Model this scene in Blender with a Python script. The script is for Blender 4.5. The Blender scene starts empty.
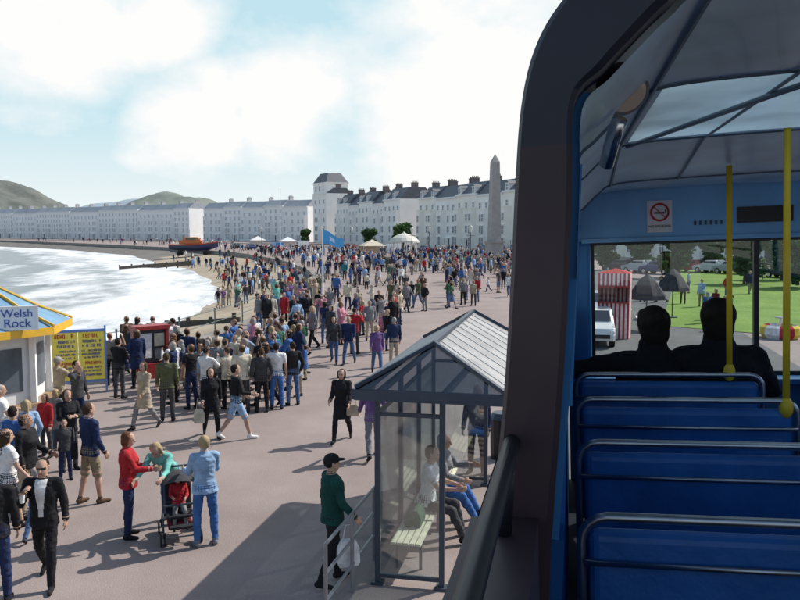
import bpy, bmesh, math, random
import numpy as np
from mathutils import Vector, Matrix, kdtree, noise
random.seed(7); np.random.seed(7)
V=Vector; PI=math.pi; rad=math.radians
S=bpy.context.scene; COL=S.collection
# ------------------------------------------------------------------ camera
H=4.8; PITCH=rad(5.0); FPX=800.0
cd=bpy.data.cameras.new('camera'); cam=bpy.data.objects.new('camera',cd); COL.objects.link(cam)
cam.location=(0,0,H); cam.rotation_euler=(PI/2-PITCH,0,0); cd.sensor_width=36; cd.lens=36; cd.clip_start=.05; cd.clip_end=20000
S.camera=cam
def ray(u,v):
    yc=-(v-300)/FPX
    return V(((u-400)/FPX, math.cos(PITCH)+yc*math.sin(PITCH), -math.sin(PITCH)+yc*math.cos(PITCH)))
def G(u,v,z=0.0):
    w=ray(u,v); t=(z-H)/w.z
    return V((w.x*t,w.y*t,z))
# ------------------------------------------------------------------ materials
MC={}
def M(name,col,rough=.6,var=.12,scale=6.0,bump=0.0,metal=0.0,spec=.4,bscale=None,coat=0.0):
    if name in MC: return MC[name]
    m=bpy.data.materials.new(name); m.use_nodes=True; nt=m.node_tree; b=nt.nodes['Principled BSDF']
    b.inputs['Roughness'].default_value=rough; b.inputs['Metallic'].default_value=metal
    b.inputs['Specular IOR Level'].default_value=spec
    if coat: b.inputs['Coat Weight'].default_value=coat
    tc=nt.nodes.new('ShaderNodeTexCoord'); n=nt.nodes.new('ShaderNodeTexNoise'); n.inputs['Scale'].default_value=scale; n.inputs['Detail'].default_value=5
    nt.links.new(tc.outputs['Object'],n.inputs['Vector'])
    mr=nt.nodes.new('ShaderNodeMapRange'); mr.inputs[1].default_value=.3; mr.inputs[2].default_value=.7; mr.inputs[3].default_value=1-var; mr.inputs[4].default_value=1+var
    nt.links.new(n.outputs['Fac'],mr.inputs[0])
    vm=nt.nodes.new('ShaderNodeVectorMath'); vm.operation='SCALE'; vm.inputs[0].default_value=col[:3]
    nt.links.new(mr.outputs[0],vm.inputs['Scale']); nt.links.new(vm.outputs[0],b.inputs['Base Color'])
    if bump:
        n2=nt.nodes.new('ShaderNodeTexNoise'); n2.inputs['Scale'].default_value=bscale or scale*4; n2.inputs['Detail'].default_value=4
        nt.links.new(tc.outputs['Object'],n2.inputs['Vector'])
        bp=nt.nodes.new('ShaderNodeBump'); bp.inputs['Strength'].default_value=bump; bp.inputs['Distance'].default_value=.02
        nt.links.new(n2.outputs['Fac'],bp.inputs['Height']); nt.links.new(bp.outputs[0],b.inputs['Normal'])
    MC[name]=m; return m
def glassmat(name,tint=(.9,.95,.95),refl=.10,rough=.02,fres=.5):
    m=bpy.data.materials.new(name); m.use_nodes=True; nt=m.node_tree
    for n in list(nt.nodes):
        if n.type!='OUTPUT_MATERIAL': nt.nodes.remove(n)
    out=nt.nodes['Material Output']
    t=nt.nodes.new('ShaderNodeBsdfTransparent'); t.inputs[0].default_value=(*tint,1)
    g=nt.nodes.new('ShaderNodeBsdfGlossy'); g.inputs['Roughness'].default_value=rough
    lw=nt.nodes.new('ShaderNodeLayerWeight'); lw.inputs[0].default_value=.3
    tc=nt.nodes.new('ShaderNodeTexCoord'); nz=nt.nodes.new('ShaderNodeTexNoise'); nz.inputs['Scale'].default_value=2.5
    nt.links.new(tc.outputs['Object'],nz.inputs['Vector'])
    ma=nt.nodes.new('ShaderNodeMath'); ma.operation='MULTIPLY_ADD'; ma.inputs[1].default_value=fres; ma.inputs[2].default_value=refl*.5
    nt.links.new(lw.outputs['Fresnel'],ma.inputs[0])
    mb=nt.nodes.new('ShaderNodeMath'); mb.operation='MULTIPLY_ADD'; mb.inputs[1].default_value=refl
    nt.links.new(nz.outputs['Fac'],mb.inputs[0]); nt.links.new(ma.outputs[0],mb.inputs[2])
    mx=nt.nodes.new('ShaderNodeMixShader'); nt.links.new(mb.outputs[0],mx.inputs[0]); nt.links.new(t.outputs[0],mx.inputs[1]); nt.links.new(g.outputs[0],mx.inputs[2])
    nt.links.new(mx.outputs[0],out.inputs[0]); return m
def transmat(name,col,fac=.5):
    m=bpy.data.materials.new(name); m.use_nodes=True; nt=m.node_tree; b=nt.nodes['Principled BSDF']; out=nt.nodes['Material Output']
    b.inputs['Base Color'].default_value=(*col,1); b.inputs['Roughness'].default_value=.25
    t=nt.nodes.new('ShaderNodeBsdfTranslucent'); tc=nt.nodes.new('ShaderNodeTexCoord'); n=nt.nodes.new('ShaderNodeTexNoise'); n.inputs['Scale'].default_value=1.6; n.inputs['Detail'].default_value=5
    nt.links.new(tc.outputs['Object'],n.inputs['Vector']); mr=nt.nodes.new('ShaderNodeMapRange'); mr.inputs[1].default_value=.3; mr.inputs[2].default_value=.7; mr.inputs[3].default_value=.55; mr.inputs[4].default_value=1.3; nt.links.new(n.outputs['Fac'],mr.inputs[0])
    vm=nt.nodes.new('ShaderNodeVectorMath'); vm.operation='SCALE'; vm.inputs[0].default_value=col; nt.links.new(mr.outputs[0],vm.inputs['Scale']); nt.links.new(vm.outputs[0],t.inputs[0])
    mx=nt.nodes.new('ShaderNodeMixShader'); mx.inputs[0].default_value=fac; nt.links.new(b.outputs[0],mx.inputs[1]); nt.links.new(t.outputs[0],mx.inputs[2]); nt.links.new(mx.outputs[0],out.inputs[0]); return m
GLASS=glassmat('clear_glass',(.86,.91,.92),.16,.04)
GLASS_ROOF=glassmat('roof_glass',(.30,.35,.39),.36,.35,.35)
GLASS_GABLE=glassmat('gable_glass',(.22,.25,.28),.16,.1)
GLASS_BUS=glassmat('bus_glass',(.94,.97,.97),.02)
GLASS_SIDE=glassmat('bus_side_glass',(.90,.94,.95),.02,.05,.06)
WINDARK=M('window_dark',(.15,.17,.19),.15,.4,.6,spec=.6)
WHITE=M('white_paint',(.85,.84,.81),.6,.08,2)
CHROME=M('brushed_chrome',(.60,.61,.64),.25,.06,20,metal=1)
STEEL=M('seat_rail_steel',(.40,.42,.46),.32,.1,20,metal=1)
RAILG=M('barrier_grey',(.26,.27,.29),.4,.1,12,metal=.5)
BLACK=M('black_paint',(.02,.02,.022),.4)
DGREY=M('dark_grey_metal',(.07,.08,.10),.4,metal=.3)
RUBBER=M('tyre_rubber',(.02,.02,.02),.85)
# ------------------------------------------------------------------ mesh builder
class MB:
    def __init__(s): s.v=[]; s.f=[]; s.m=[]
    def add(s,vs,fs,mi=0):
        o=len(s.v); s.v+=[tuple(p) for p in vs]; s.f+=[tuple(i+o for i in f) for f in fs]; s.m+=[mi]*len(fs); return s
    def box(s,c,d,mi=0,rot=None):
        c=V(c); hx,hy,hz=d[0]/2,d[1]/2,d[2]/2
        ps=[V((x,y,z)) for z in(-hz,hz) for y in(-hy,hy) for x in(-hx,hx)]
        if rot is not None: ps=[rot@p for p in ps]
        return s.add([p+c for p in ps],[(0,2,3,1),(4,5,7,6),(0,1,5,4),(1,3,7,5),(3,2,6,7),(2,0,4,6)],mi)
    def bar(s,p0,p1,w,h,mi=0,up=(0,0,1)):
        p0=V(p0);p1=V(p1);d=(p1-p0).normalized();u=V(up)
        if abs(d.dot(u))>.98:u=V((0,1,0))
        x=d.cross(u).normalized();y=x.cross(d)
        ps=[q+x*a*w/2+y*b*h/2 for q in(p0,p1) for a,b in((-1,-1),(1,-1),(1,1),(-1,1))]
        return s.add(ps,[(3,2,1,0),(4,5,6,7),(0,1,5,4),(1,2,6,5),(2,3,7,6),(3,0,4,7)],mi)
    def cyl(s,p0,p1,r0,r1=None,n=10,mi=0):
        if r1 is None:r1=r0
        p0=V(p0);p1=V(p1);d=(p1-p0).normalized();u=V((0,0,1)) if abs(d.z)<.9 else V((1,0,0))
        x=d.cross(u).normalized();y=d.cross(x)
        ps=[q+(x*math.cos(2*PI*k/n)+y*math.sin(2*PI*k/n))*r for q,r in((p0,r0),(p1,r1)) for k in range(n)]
        fs=[(k,(k+1)%n,n+(k+1)%n,n+k) for k in range(n)]+[tuple(range(n))[::-1],tuple(range(n,2*n))]
        return s.add(ps,fs,mi)
    def tube(s,pts,r,n=8,mi=0):
        pts=[V(p) for p in pts]; N=len(pts); rings=[]; px=None
        for i in range(N):
            d=(pts[min(i+1,N-1)]-pts[max(i-1,0)]).normalized()
            if px is None:
                u=V((0,0,1)) if abs(d.z)<.9 else V((1,0,0)); px=d.cross(u).normalized()
            else: px=(px-d*px.dot(d)).normalized()
            y=d.cross(px); rings.append([pts[i]+(px*math.cos(2*PI*k/n)+y*math.sin(2*PI*k/n))*r for k in range(n)])
        return s.loft(rings,mi)
    def loft(s,rings,mi=0,caps=True):
        n=len(rings[0]); ps=[p for r in rings for p in r]; fs=[]
        for i in range(len(rings)-1):
            for k in range(n): fs.append((i*n+k,i*n+(k+1)%n,(i+1)*n+(k+1)%n,(i+1)*n+k))
        if caps: fs+= [tuple(range(n))[::-1],tuple(range((len(rings)-1)*n,len(rings)*n))]
        return s.add(ps,fs,mi)
    def ball(s,c,r,n=12,m=7,mi=0):
        c=V(c); r=r if hasattr(r,'__len__') else (r,r,r)
        rings=[[c+V((math.cos(2*PI*k/n)*math.sin(a)*r[0],math.sin(2*PI*k/n)*math.sin(a)*r[1],-math.cos(a)*r[2])) for k in range(n)] for a in [PI*(i+.12)/(m-1+.24) for i in range(m)]]
        return s.loft(rings,mi)
    def prism(s,poly,z0,z1,mi=0):
        n=len(poly)
        return s.add([(x,y,z0) for x,y in poly]+[(x,y,z1) for x,y in poly],[(k,(k+1)%n,n+(k+1)%n,n+k) for k in range(n)]+[tuple(range(n))[::-1],tuple(range(n,2*n))],mi)
    def mesh(s,name,mats,smooth=False):
        me=bpy.data.meshes.new(name); me.from_pydata(s.v,[],s.f)
        for m in (mats if isinstance(mats,(list,tuple)) else [mats]): me.materials.append(m)
        me.polygons.foreach_set('material_index',s.m)
        bm=bmesh.new(); bm.from_mesh(me); bmesh.ops.recalc_face_normals(bm,faces=bm.faces); bm.to_mesh(me); bm.free()
        if smooth: me.polygons.foreach_set('use_smooth',[True]*len(me.polygons))
        me.update(); return me
    def build(s,name,mats,parent=None,smooth=False,bevel=0,seg=2):
        o=bpy.data.objects.new(name,s.mesh(name,mats,smooth)); COL.objects.link(o)
        if parent: o.parent=parent
        if bevel:
            b=o.modifiers.new('bevel','BEVEL'); b.width=bevel; b.segments=seg; b.limit_method='ANGLE'
        return o
def tag(o,label=None,cat=None,group=None,kind=None):
    if label:o['label']=label
    if cat:o['category']=cat
    if group:o['group']=group
    if kind:o['kind']=kind
    return o
def empty(name,loc=(0,0,0),rz=0):
    o=bpy.data.objects.new(name,None); COL.objects.link(o); o.location=loc; o.rotation_euler=(0,0,rz); o.empty_display_size=.2; return o
def copy_tree(o,parent=None):
    c=o.copy(); COL.objects.link(c)
    if parent:c.parent=parent
    for ch in list(o.children): copy_tree(ch,c)
    return c
def part(name,me,parent,loc=(0,0,0),rz=0):
    o=bpy.data.objects.new(name,me); COL.objects.link(o); o.parent=parent; o.location=loc; o.rotation_euler=(0,0,rz); return o
def text_mesh(txt,size,mat,name='lettering',ext=.004):
    cu=bpy.data.curves.new('txt','FONT'); cu.body=txt; cu.size=size; cu.extrude=ext; cu.align_x='CENTER'; cu.align_y='CENTER'
    o=bpy.data.objects.new('txt',cu); COL.objects.link(o)
    dg=bpy.context.evaluated_depsgraph_get(); me=bpy.data.meshes.new_from_object(o.evaluated_get(dg)); bpy.data.objects.remove(o)
    me.materials.clear(); me.materials.append(mat); me.name=name; return me
def catmull(pts,k=4):
    pts=[V(p) for p in pts]; out=[]; N=len(pts)
    for i in range(N-1):
        p0=pts[max(i-1,0)];p1=pts[i];p2=pts[i+1];p3=pts[min(i+2,N-1)]
        for j in range(k):
            t=j/k; out.append(.5*((2*p1)+(p2-p0)*t+(2*p0-5*p1+4*p2-p3)*t*t+(3*p1-p0-3*p2+p3)*t**3))
    out.append(pts[-1]); return [tuple(p) for p in out]

# ================================================================== PEOPLE
def cap_prim(p0,r0,p1,r1,n=12,k=5,sq=None):
    p0=V(p0);p1=V(p1);d=p1-p0
    if d.length<1e-5:d=V((0,0,1e-4))
    d=d.normalized();u=V((0,0,1)) if abs(d.z)<.9 else V((0,1,0))
    x=d.cross(u).normalized();y=d.cross(x)
    prof=[]
    for a in(-80,-50,-20): prof.append((p0+d*(r0*math.sin(rad(a))),r0*math.cos(rad(a))))
    for i in range(k+1):
        t=i/k; prof.append((p0.lerp(p1,t),r0+(r1-r0)*t))
    for a in(20,50,80): prof.append((p1+d*(r1*math.sin(rad(a))),r1*math.cos(rad(a))))
    vs=[];fs=[]
    for c,r in prof: vs+=[c+(x*math.cos(2*PI*j/n)+y*math.sin(2*PI*j/n))*r for j in range(n)]
    L=len(prof)
    for i in range(L-1):
        for j in range(n): fs.append((i*n+j,i*n+(j+1)%n,(i+1)*n+(j+1)%n,(i+1)*n+j))
    fs+=[tuple(range(n))[::-1],tuple(range((L-1)*n,L*n))]
    return vs,fs
def loft_prim(rings):
    n=len(rings[0]);vs=[p for r in rings for p in r];fs=[]
    for i in range(len(rings)-1):
        for j in range(n): fs.append((i*n+j,i*n+(j+1)%n,(i+1)*n+(j+1)%n,(i+1)*n+j))
    fs+=[tuple(range(n))[::-1],tuple(range((len(rings)-1)*n,len(rings)*n))]
    return vs,fs
def ell_prim(c,r,R,n=16,m=10):
    rings=[[c+R@V((math.cos(2*PI*k/n)*math.sin(a)*r[0],math.sin(2*PI*k/n)*math.sin(a)*r[1],-math.cos(a)*r[2])) for k in range(n)] for a in [PI*(i+.15)/(m-1+.3) for i in range(m)]]
    return loft_prim(rings)
SKIN,TOP,BOT,SHOE,HAIR,EYE,LIP,SHIRT=range(8)
def interp_rings(rs,f,steps=3,n=24):
    out=[]
    for i in range(len(rs)-1):
        for k in range(steps):
            t=k/steps; out.append([a+(b-a)*t for a,b in zip(rs[i],rs[i+1])])
    out.append(list(rs[-1]))
    return loft_prim([[f(r,2*PI*j/n) for j in range(n)] for r in out])
def figure(p,cl):
    g=lambda k,d=0.0:p.get(k,d)
    P=[];HP=[]
    fem=cl.get('fem',False); top=cl.get('top','jacket'); bot=cl.get('bot','trousers'); hair=cl.get('hair','short'); fat=cl.get('fat',1.0)
    pel=V((0,0,.93)); R=Matrix.Rotation(-rad(g('lean')),3,'X'); T=lambda q: pel+R@(V(q)-pel)
    TW=Matrix.Rotation(rad(g('twist')),3,'Z')
    ks={'jacket':1.10,'tee':1.02,'coat':1.12}[top]*fat; shw=.168 if fem else .19
    kx=(.92 if fem else 1.0)*ks
    fr=lambda r,a: T(V((0,r[3],r[0]))+TW@V((r[1]*math.cos(a),r[2]*math.sin(a),0)))
    hips=1.05 if fem else 1.0
    P.append((*interp_rings([[.80,.12*hips,.10,0],[.86,.158*hips*fat,.118,-.008],[.93,.162*hips*fat,.12,-.01],[1.02,.145*fat,.108,0]],lambda r,a:V((r[1]*math.cos(a),r[3]+r[2]*math.sin(a),r[0]))),BOT))
    rs=[[.95,.162*ks*hips,.12*ks,0],[1.05,.15*kx,.112*ks,.003],[1.15,.152*kx,.114*ks,.006],[1.27,.172*kx,.124*ks,.008],[1.36,.18*kx,.118*ks,.0],[1.42,.15*kx,.095*ks,-.008],[1.465,.08,.066,-.01]]
    if fem: rs[3][2]+=.02; rs[3][3]+=.012
    if top=='jacket': rs=[[.84,.172*ks*hips,.132*ks,-.004]]+rs
    elif top=='tee': rs=[[.885,.166*ks*hips,.126*ks,-.004]]+rs
    P.append((*interp_rings(rs,fr),TOP))
    if top=='coat': P.append((*interp_rings([[.58,.215,.185,0],[.75,.195,.165,0],[.9,.182*hips,.145,0],[1.0,.165,.125,0]],lambda r,a:V((r[1]*math.cos(a),r[3]+r[2]*math.sin(a),r[0]))),TOP))
    if bot=='skirt': P.append((*interp_rings([[.50,.21,.18,0],[.72,.195,.16,0],[.9,.17,.13,0],[1.0,.145,.11,0]],lambda r,a:V((r[1]*math.cos(a),r[3]+r[2]*math.sin(a),r[0]))),BOT))
    for sd,nm in((1,'R'),(-1,'L')):
        f=rad(g('hip'+nm)); k=rad(g('knee'+nm,4)); ab=rad(g('abd',4)+g('abd'+nm)); ph=rad(g('foot'+nm))
        hip=V((sd*.087*hips,0,.89)); d=V((sd*math.sin(ab),math.sin(f),-math.cos(f))).normalized(); kn=hip+d*.405
        d2=V((sd*math.sin(ab)*.4,math.sin(f-k),-math.cos(f-k))).normalized(); an=kn+d2*.415
        if bot=='trousers':
            P.append((*cap_prim(hip,.088*fat,kn,.066),BOT)); P.append((*cap_prim(kn,.065,kn.lerp(an,.3)+d2.cross(V((1,0,0)))*0.012,.066),BOT)); P.append((*cap_prim(kn.lerp(an,.3),.064,an-d2*.0,.05),BOT))
        elif bot=='shorts':
            P.append((*cap_prim(hip,.094*fat,kn-d*.02,.078),BOT)); P.append((*cap_prim(kn-d*.05,.056,kn,.054),SKIN)); P.append((*cap_prim(kn,.054,kn.lerp(an,.3),.056),SKIN)); P.append((*cap_prim(kn.lerp(an,.3),.055,an,.036),SKIN))
        else:
            P.append((*cap_prim(hip,.085,kn,.056),BOT if bot=='tights' else SKIN)); P.append((*cap_prim(kn,.054,kn.lerp(an,.3),.055),SKIN)); P.append((*cap_prim(kn.lerp(an,.3),.053,an,.035),SKIN))
        fw=V((sd*.16*math.cos(ph),math.cos(ph),math.sin(ph))).normalized(); dn=V((0,math.sin(ph),-math.cos(ph)))
        P.append((*cap_prim(an-fw*.035+dn*.036,.042,an+fw*.06+dn*.042,.04),SHOE)); P.append((*cap_prim(an+fw*.06+dn*.044,.038,an+fw*.155+dn*.052,.03),SHOE)); P.append((*cap_prim(an,.042,an+dn*.03,.045),SHOE))
    for sd,nm in((1,'R'),(-1,'L')):
        f=rad(g('sh'+nm,3)); a=rad(g('sab'+nm,9)); e=rad(g('el'+nm,14)); iw=g('in'+nm,.05)
        sh=T(TW@V((sd*shw,-.01,1.40))); d=V((sd*math.sin(a),math.sin(f)*math.cos(a),-math.cos(f)*math.cos(a))).normalized()
        eb=sh+d*.285; d2=V((sd*(math.sin(a)-iw*1.6),math.sin(f+e),-math.cos(f+e))).normalized()
        if g('flat'+nm): d2=(d+V((0,.25,.05))).normalized()
        wr=eb+d2*.245
        j=.012 if top!='tee' else .004
        P.append((*cap_prim(T(TW@V((sd*.10,-.01,1.405))),.064*min(ks,1.08),sh,.058+j),TOP))
        if top=='tee' and not cl.get('long_sleeve'):
            P.append((*cap_prim(sh,.06,sh+d*.17,.056),TOP)); P.append((*cap_prim(sh+d*.17,.046,eb,.041),SKIN)); P.append((*cap_prim(eb,.041,wr,.028),SKIN))
        else:
            P.append((*cap_prim(sh,.055+j,eb,.043+j),TOP)); P.append((*cap_prim(eb,.042+j,wr-d2*.01,.031+j),TOP)); P.append((*cap_prim(wr-d2*.03,.029,wr,.027),SKIN))
        ref=V((0,0,1)) if abs(d2.y)>.7 or abs(d2.x)>.8 else V((0,1,0))
        q=(ref-d2*ref.dot(d2)).normalized(); t=d2.cross(q).normalized()
        if t.x*sd>0: t=-t
        gr=g('grip'+nm,.35)
        for o in(-.026,0,.026): P.append((*cap_prim(wr+q*o*.7,.016,wr+d2*.08+q*o,.015,8,3),SKIN))
        for o,L in((-.034,.058),(-.0115,.072),(.0115,.078),(.034,.07)):
            b=wr+d2*.085+q*o; m=b+(d2*(1-gr*.6)+t*gr*.9).normalized()*L*.5; en=m+(d2*(1-gr*1.3)+t*gr*1.6).normalized()*L*.5
            P.append((*cap_prim(b,.0098,m,.0093,8,2),SKIN)); P.append((*cap_prim(m,.0093,en,.0085,8,2),SKIN))
        b=wr+d2*.028+q*.03; m=b+(d2*.7+q*.65+t*.25).normalized()*.035; en=m+(d2*.9+q*.1+t*.4).normalized()*.03
        P.append((*cap_prim(b,.0125,m,.011,8,2),SKIN)); P.append((*cap_prim(m,.011,en,.0095,8,2),SKIN))
    hb=T((0,0,1.495)); Rh=Matrix.Rotation(rad(g('hy')),3,'Z')@Matrix.Rotation(-rad(g('hp')+g('lean')*.45),3,'X')
    X=lambda x,y,z: hb+Rh@V((x,y,z))
    P.append((*cap_prim(T((0,-.012,1.42)),.062 if not fem else .054,X(0,-.018,.06),.054 if not fem else .047),SKIN))
    if top!='tee': P.append((*cap_prim(T((0,-.012,1.43)),.074,T((0,-.014,1.468)),.068),TOP))
    if cl.get('collar'): P.append((*cap_prim(T((0,-.012,1.40)),.12,T((0,-.02,1.50)),.085),TOP))
    P.append((*interp_rings([[-.004,.034,.02,.018],[.012,.032,.042,.042],[.05,.018,.060,.074],[.09,.009,.069,.088],[.125,.002,.0735,.096],[.165,-.004,.0735,.096],[.20,-.01,.061,.08],[.222,-.012,.035,.048]],lambda r,a:X(r[2]*math.cos(a),r[1]+r[3]*math.sin(a),r[0]),2),SKIN))
    P.append((*cap_prim(X(0,.094,.112),.008,X(0,.112,.078),.0135,8,3),SKIN)); P.append((*cap_prim(X(-.035,.083,.128),.011,X(.035,.083,.128),.011,8,4),SKIN))
    P.append((*cap_prim(X(-.02,.082,.043),.009,X(.02,.082,.043),.009,8,3),SKIN))
    for sd in(1,-1): P.append((*cap_prim(X(sd*.077,-.008,.085),.011,X(sd*.081,-.014,.125),.014,8,3),SKIN))
    if hair!='bald':
        HP.append((*ell_prim(X(0,-.022,.143),(.083,.098,.096),Rh),HAIR))
        if hair=='short': HP.append((*ell_prim(X(0,-.045,.10),(.074,.068,.07),Rh),HAIR))
        if hair=='nape':
            HP.append((*ell_prim(X(0,-.028,.150),(.098,.108,.100),Rh),HAIR)); HP.append((*ell_prim(X(0,-.045,.085),(.086,.078,.10),Rh),HAIR))
            for k in range(14):
                a=k*2.4; HP.append((*ell_prim(X(.075*math.cos(a)*(.4+.6*((k*7)%5)/5),-.035+.08*math.sin(a),.15+.06*((k*3)%4)/4),(.036,.038,.034),Rh),HAIR))
        if hair in('bob','long','pony'):
            HP.append((*ell_prim(X(0,-.05,.085),(.09,.062,.105),Rh),HAIR))
            for sd in(1,-1): HP.append((*cap_prim(X(sd*.075,.0,.16),.03,X(sd*.078,-.01,.03),.026),HAIR))
        if hair=='long': HP.append((*cap_prim(X(0,-.06,.05),.075,X(0,-.085,-.13),.055),HAIR))
        if hair=='pony': HP.append((*cap_prim(X(0,-.10,.14),.03,X(0,-.14,-.02),.022),HAIR))
        if hair=='cap':
            HP.append((*ell_prim(X(0,-.008,.165),(.09,.108,.082),Rh),HAIR)); HP.append((*ell_prim(X(0,.115,.152),(.07,.075,.012),Rh),HAIR))
        if hair=='hat':
            HP.append((*ell_prim(X(0,-.01,.175),(.092,.11,.09),Rh),HAIR)); HP.append((*ell_prim(X(0,-.005,.15),(.15,.165,.014),Rh),HAIR))
    zmin=min(v.z for pr in P for v in pr[0])
    return P,HP,zmin,hb,Rh
def remesh(prims,vox,it=2,dz=0.0,sc=1.0):
    vs=[];fs=[];lab=[]
    for v,f,l in prims:
        o=len(vs); vs+=[tuple(q) for q in v]; fs+=[tuple(i+o for i in ff) for ff in f]; lab+=[l]*len(v)
    me=bpy.data.meshes.new('tmp'); me.from_pydata(vs,[],fs)
    o=bpy.data.objects.new('tmp',me); COL.objects.link(o)
    m=o.modifiers.new('r','REMESH'); m.mode='VOXEL'; m.voxel_size=vox
    s=o.modifiers.new('s','SMOOTH'); s.factor=.5; s.iterations=it
    dg=bpy.context.evaluated_depsgraph_get(); res=bpy.data.meshes.new_from_object(o.evaluated_get(dg))
    bpy.data.objects.remove(o); bpy.data.meshes.remove(me)
    return res,vs,lab
PLACE=[M('slot_%d'%i,(.3,.3,.3)) for i in range(8)]
def fig_mesh(p,cl,vox=.009,sep=True):
    P,HP,zmin,hb,Rh=figure(p,cl)
    res,vs,lab=remesh(P if sep else P+HP,vox)
    kd=kdtree.KDTree(len(vs))
    for i,q in enumerate(vs): kd.insert(q,i)
    kd.balance()
    N=len(res.polygons); c=np.empty(N*3); res.polygons.foreach_get('center',c); c=c.reshape(-1,3)
    mi=np.array([lab[kd.find(q)[1]] for q in c])
    hl=(c-np.array(hb))@np.array(Rh)
    for sd in(1,-1):
        e=((hl[:,0]-sd*.031)/.014)**2+((hl[:,2]-.111)/.0085)**2; mi[(e<1)&(hl[:,1]>.05)&(mi==SKIN)]=EYE
    mi[(abs(hl[:,0])<.024)&(abs(hl[:,2]-.043)<.007)&(hl[:,1]>.06)&(mi==SKIN)]=LIP
    if cl.get('open'):
        mi[(mi==TOP)&(abs(c[:,0])<.03+.05*np.clip((c[:,2]-1.05)/.4,0,1))&(c[:,1]>.04)&(c[:,2]>.98)&(abs(c[:,0])<.12)&(c[:,2]<1.46)]=SHIRT
    if cl.get('sunglasses'):
        mi[(abs(hl[:,0])<.062)&(abs(hl[:,2]-.113)<.016)&(hl[:,1]>.03)&(mi==SKIN)]=EYE
    for m in PLACE: res.materials.append(m)
    res.polygons.foreach_set('material_index',mi.astype(np.int32)); res.polygons.foreach_set('use_smooth',[True]*N)
    nv=len(res.vertices); co=np.empty(nv*3); res.vertices.foreach_get('co',co); co=co.reshape(-1,3)
    if vox<.03:      # cloth folds: push clothing in and out along its normals
        nor=np.empty(nv*3); res.vertices.foreach_get('normal',nor); nor=nor.reshape(-1,3)
        li=np.empty(len(res.loops),dtype=np.int32); res.loops.foreach_get('vertex_index',li); ls=np.empty(N,dtype=np.int32); res.polygons.foreach_get('loop_total',ls)
        lm=np.repeat(mi,ls); cloth=np.zeros(nv); cloth[li[(lm==TOP)|(lm==BOT)]]=1; cloth[li[(lm!=TOP)&(lm!=BOT)]]=0
        sd_=random.random()*50
        idx=np.nonzero(cloth)[0]
        d=np.array([noise.noise(V((x*11+sd_,y*11,z*17+x*6)))+.6*noise.noise(V((x*23,y*23+sd_,z*30-y*9))) for x,y,z in co[idx]])
        co[idx]+=nor[idx]*(d*.0085)[:,None]
    co[:,2]-=zmin
    res.vertices.foreach_set('co',co.ravel()); res.update()
    hm=None
    if sep and HP:
        hm,_,_=remesh(HP,vox*1.2,2); hm.materials.append(PLACE[HAIR]); hm.polygons.foreach_set('use_smooth',[True]*len(hm.polygons))
        co=np.empty(len(hm.vertices)*3); hm.vertices.foreach_get('co',co); co=co.reshape(-1,3); co[:,2]-=zmin; hm.vertices.foreach_set('co',co.ravel()); hm.update()
    return res,hm
C={'black':(.016,.016,.019),'charcoal':(.055,.055,.06),'grey':(.20,.20,.21),'navy':(.02,.032,.085),'blue':(.05,.13,.34),'pale blue':(.27,.40,.58),'denim':(.08,.13,.25),'white':(.74,.74,.73),'cream':(.60,.54,.42),'beige':(.40,.33,.24),'khaki':(.24,.20,.13),'brown':(.10,.06,.04),'red':(.40,.025,.03),'maroon':(.14,.015,.025),'pink':(.52,.22,.28),'purple':(.15,.08,.22),'green':(.04,.12,.07),'dark green':(.010,.060,.052),'mint':(.18,.50,.44),'olive':(.10,.11,.06),'teal':(.03,.20,.22),'orange':(.50,.17,.05),'yellow':(.62,.46,.06),
 'skin':(.48,.30,.22),'tanned skin':(.36,.21,.145),'blond':(.36,.27,.15),'grey hair':(.32,.31,.30),'dark hair':(.022,.016,.012),'brown hair':(.065,.04,.022),'auburn':(.14,.055,.028)}
def cm(n): return M('cloth_'+n.replace(' ','_'),C[n],.85 if 'skin' not in n else .55,.24,7,bump=.6 if 'skin' not in n else .1,spec=.2,bscale=14)
LIPM=M('lip',(.35,.12,.10)); EYEM=M('eye_dark',(.03,.025,.02),.3)
def paint(o,cols):
    t=[cols.get('skin','skin'),cols['top'],cols['bot'],cols.get('shoe','black'),cols.get('hair','brown hair'),None,None,cols.get('shirt','white')]
    for i,sl in enumerate(o.material_slots):
        sl.link='OBJECT'; sl.material=EYEM if i==5 else LIPM if i==6 else cm(t[i])
def put(meshes,loc,rz,h,cols,label,group=None,name='person'):
    me,hm=meshes
    o=bpy.data.objects.new(name,me); COL.objects.link(o); o.location=loc; o.rotation_euler=(0,0,rz); s=h/1.715; o.scale=(s,s,s)
    paint(o,cols); tag(o,label,'person',group)
    if hm:
        h_=bpy.data.objects.new('cap' if cols.get('hairname')=='cap' else 'hair',hm); COL.objects.link(h_); h_.parent=o
        h_.material_slots[0].link='OBJECT'; h_.material_slots[0].material=cm(cols.get('hair','brown hair'))
    return o
walk=dict(hipR=24,kneeR=10,hipL=-16,kneeL=22,footL=-28,shL=22,elL=25,shR=-20,elR=18)
walk2=dict(hipL=20,kneeL=8,hipR=-14,kneeR=26,footR=-30,shR=16,elR=22,shL=-14,elL=20)
stroll=dict(hipL=11,kneeL=6,hipR=-8,kneeR=14,footR=-14,shR=14,elR=26,shL=-6,elL=14)
stand=dict(); pocket=dict(elL=42,elR=42,shL=-14,shR=-14,sabL=16,sabR=16,inL=.25,inR=.25,abd=5)
phone=dict(shR=50,elR=95,inR=.3,shL=40,elL=100,inL=.3,hp=8)
oneup=dict(shR=55,elR=110,inR=.1,hipL=6)
fold=dict(shR=25,elR=85,inR=.8,shL=28,elL=80,inL=.8)
shade=dict(shR=70,elR=125,sabR=45,inR=.5)
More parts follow.
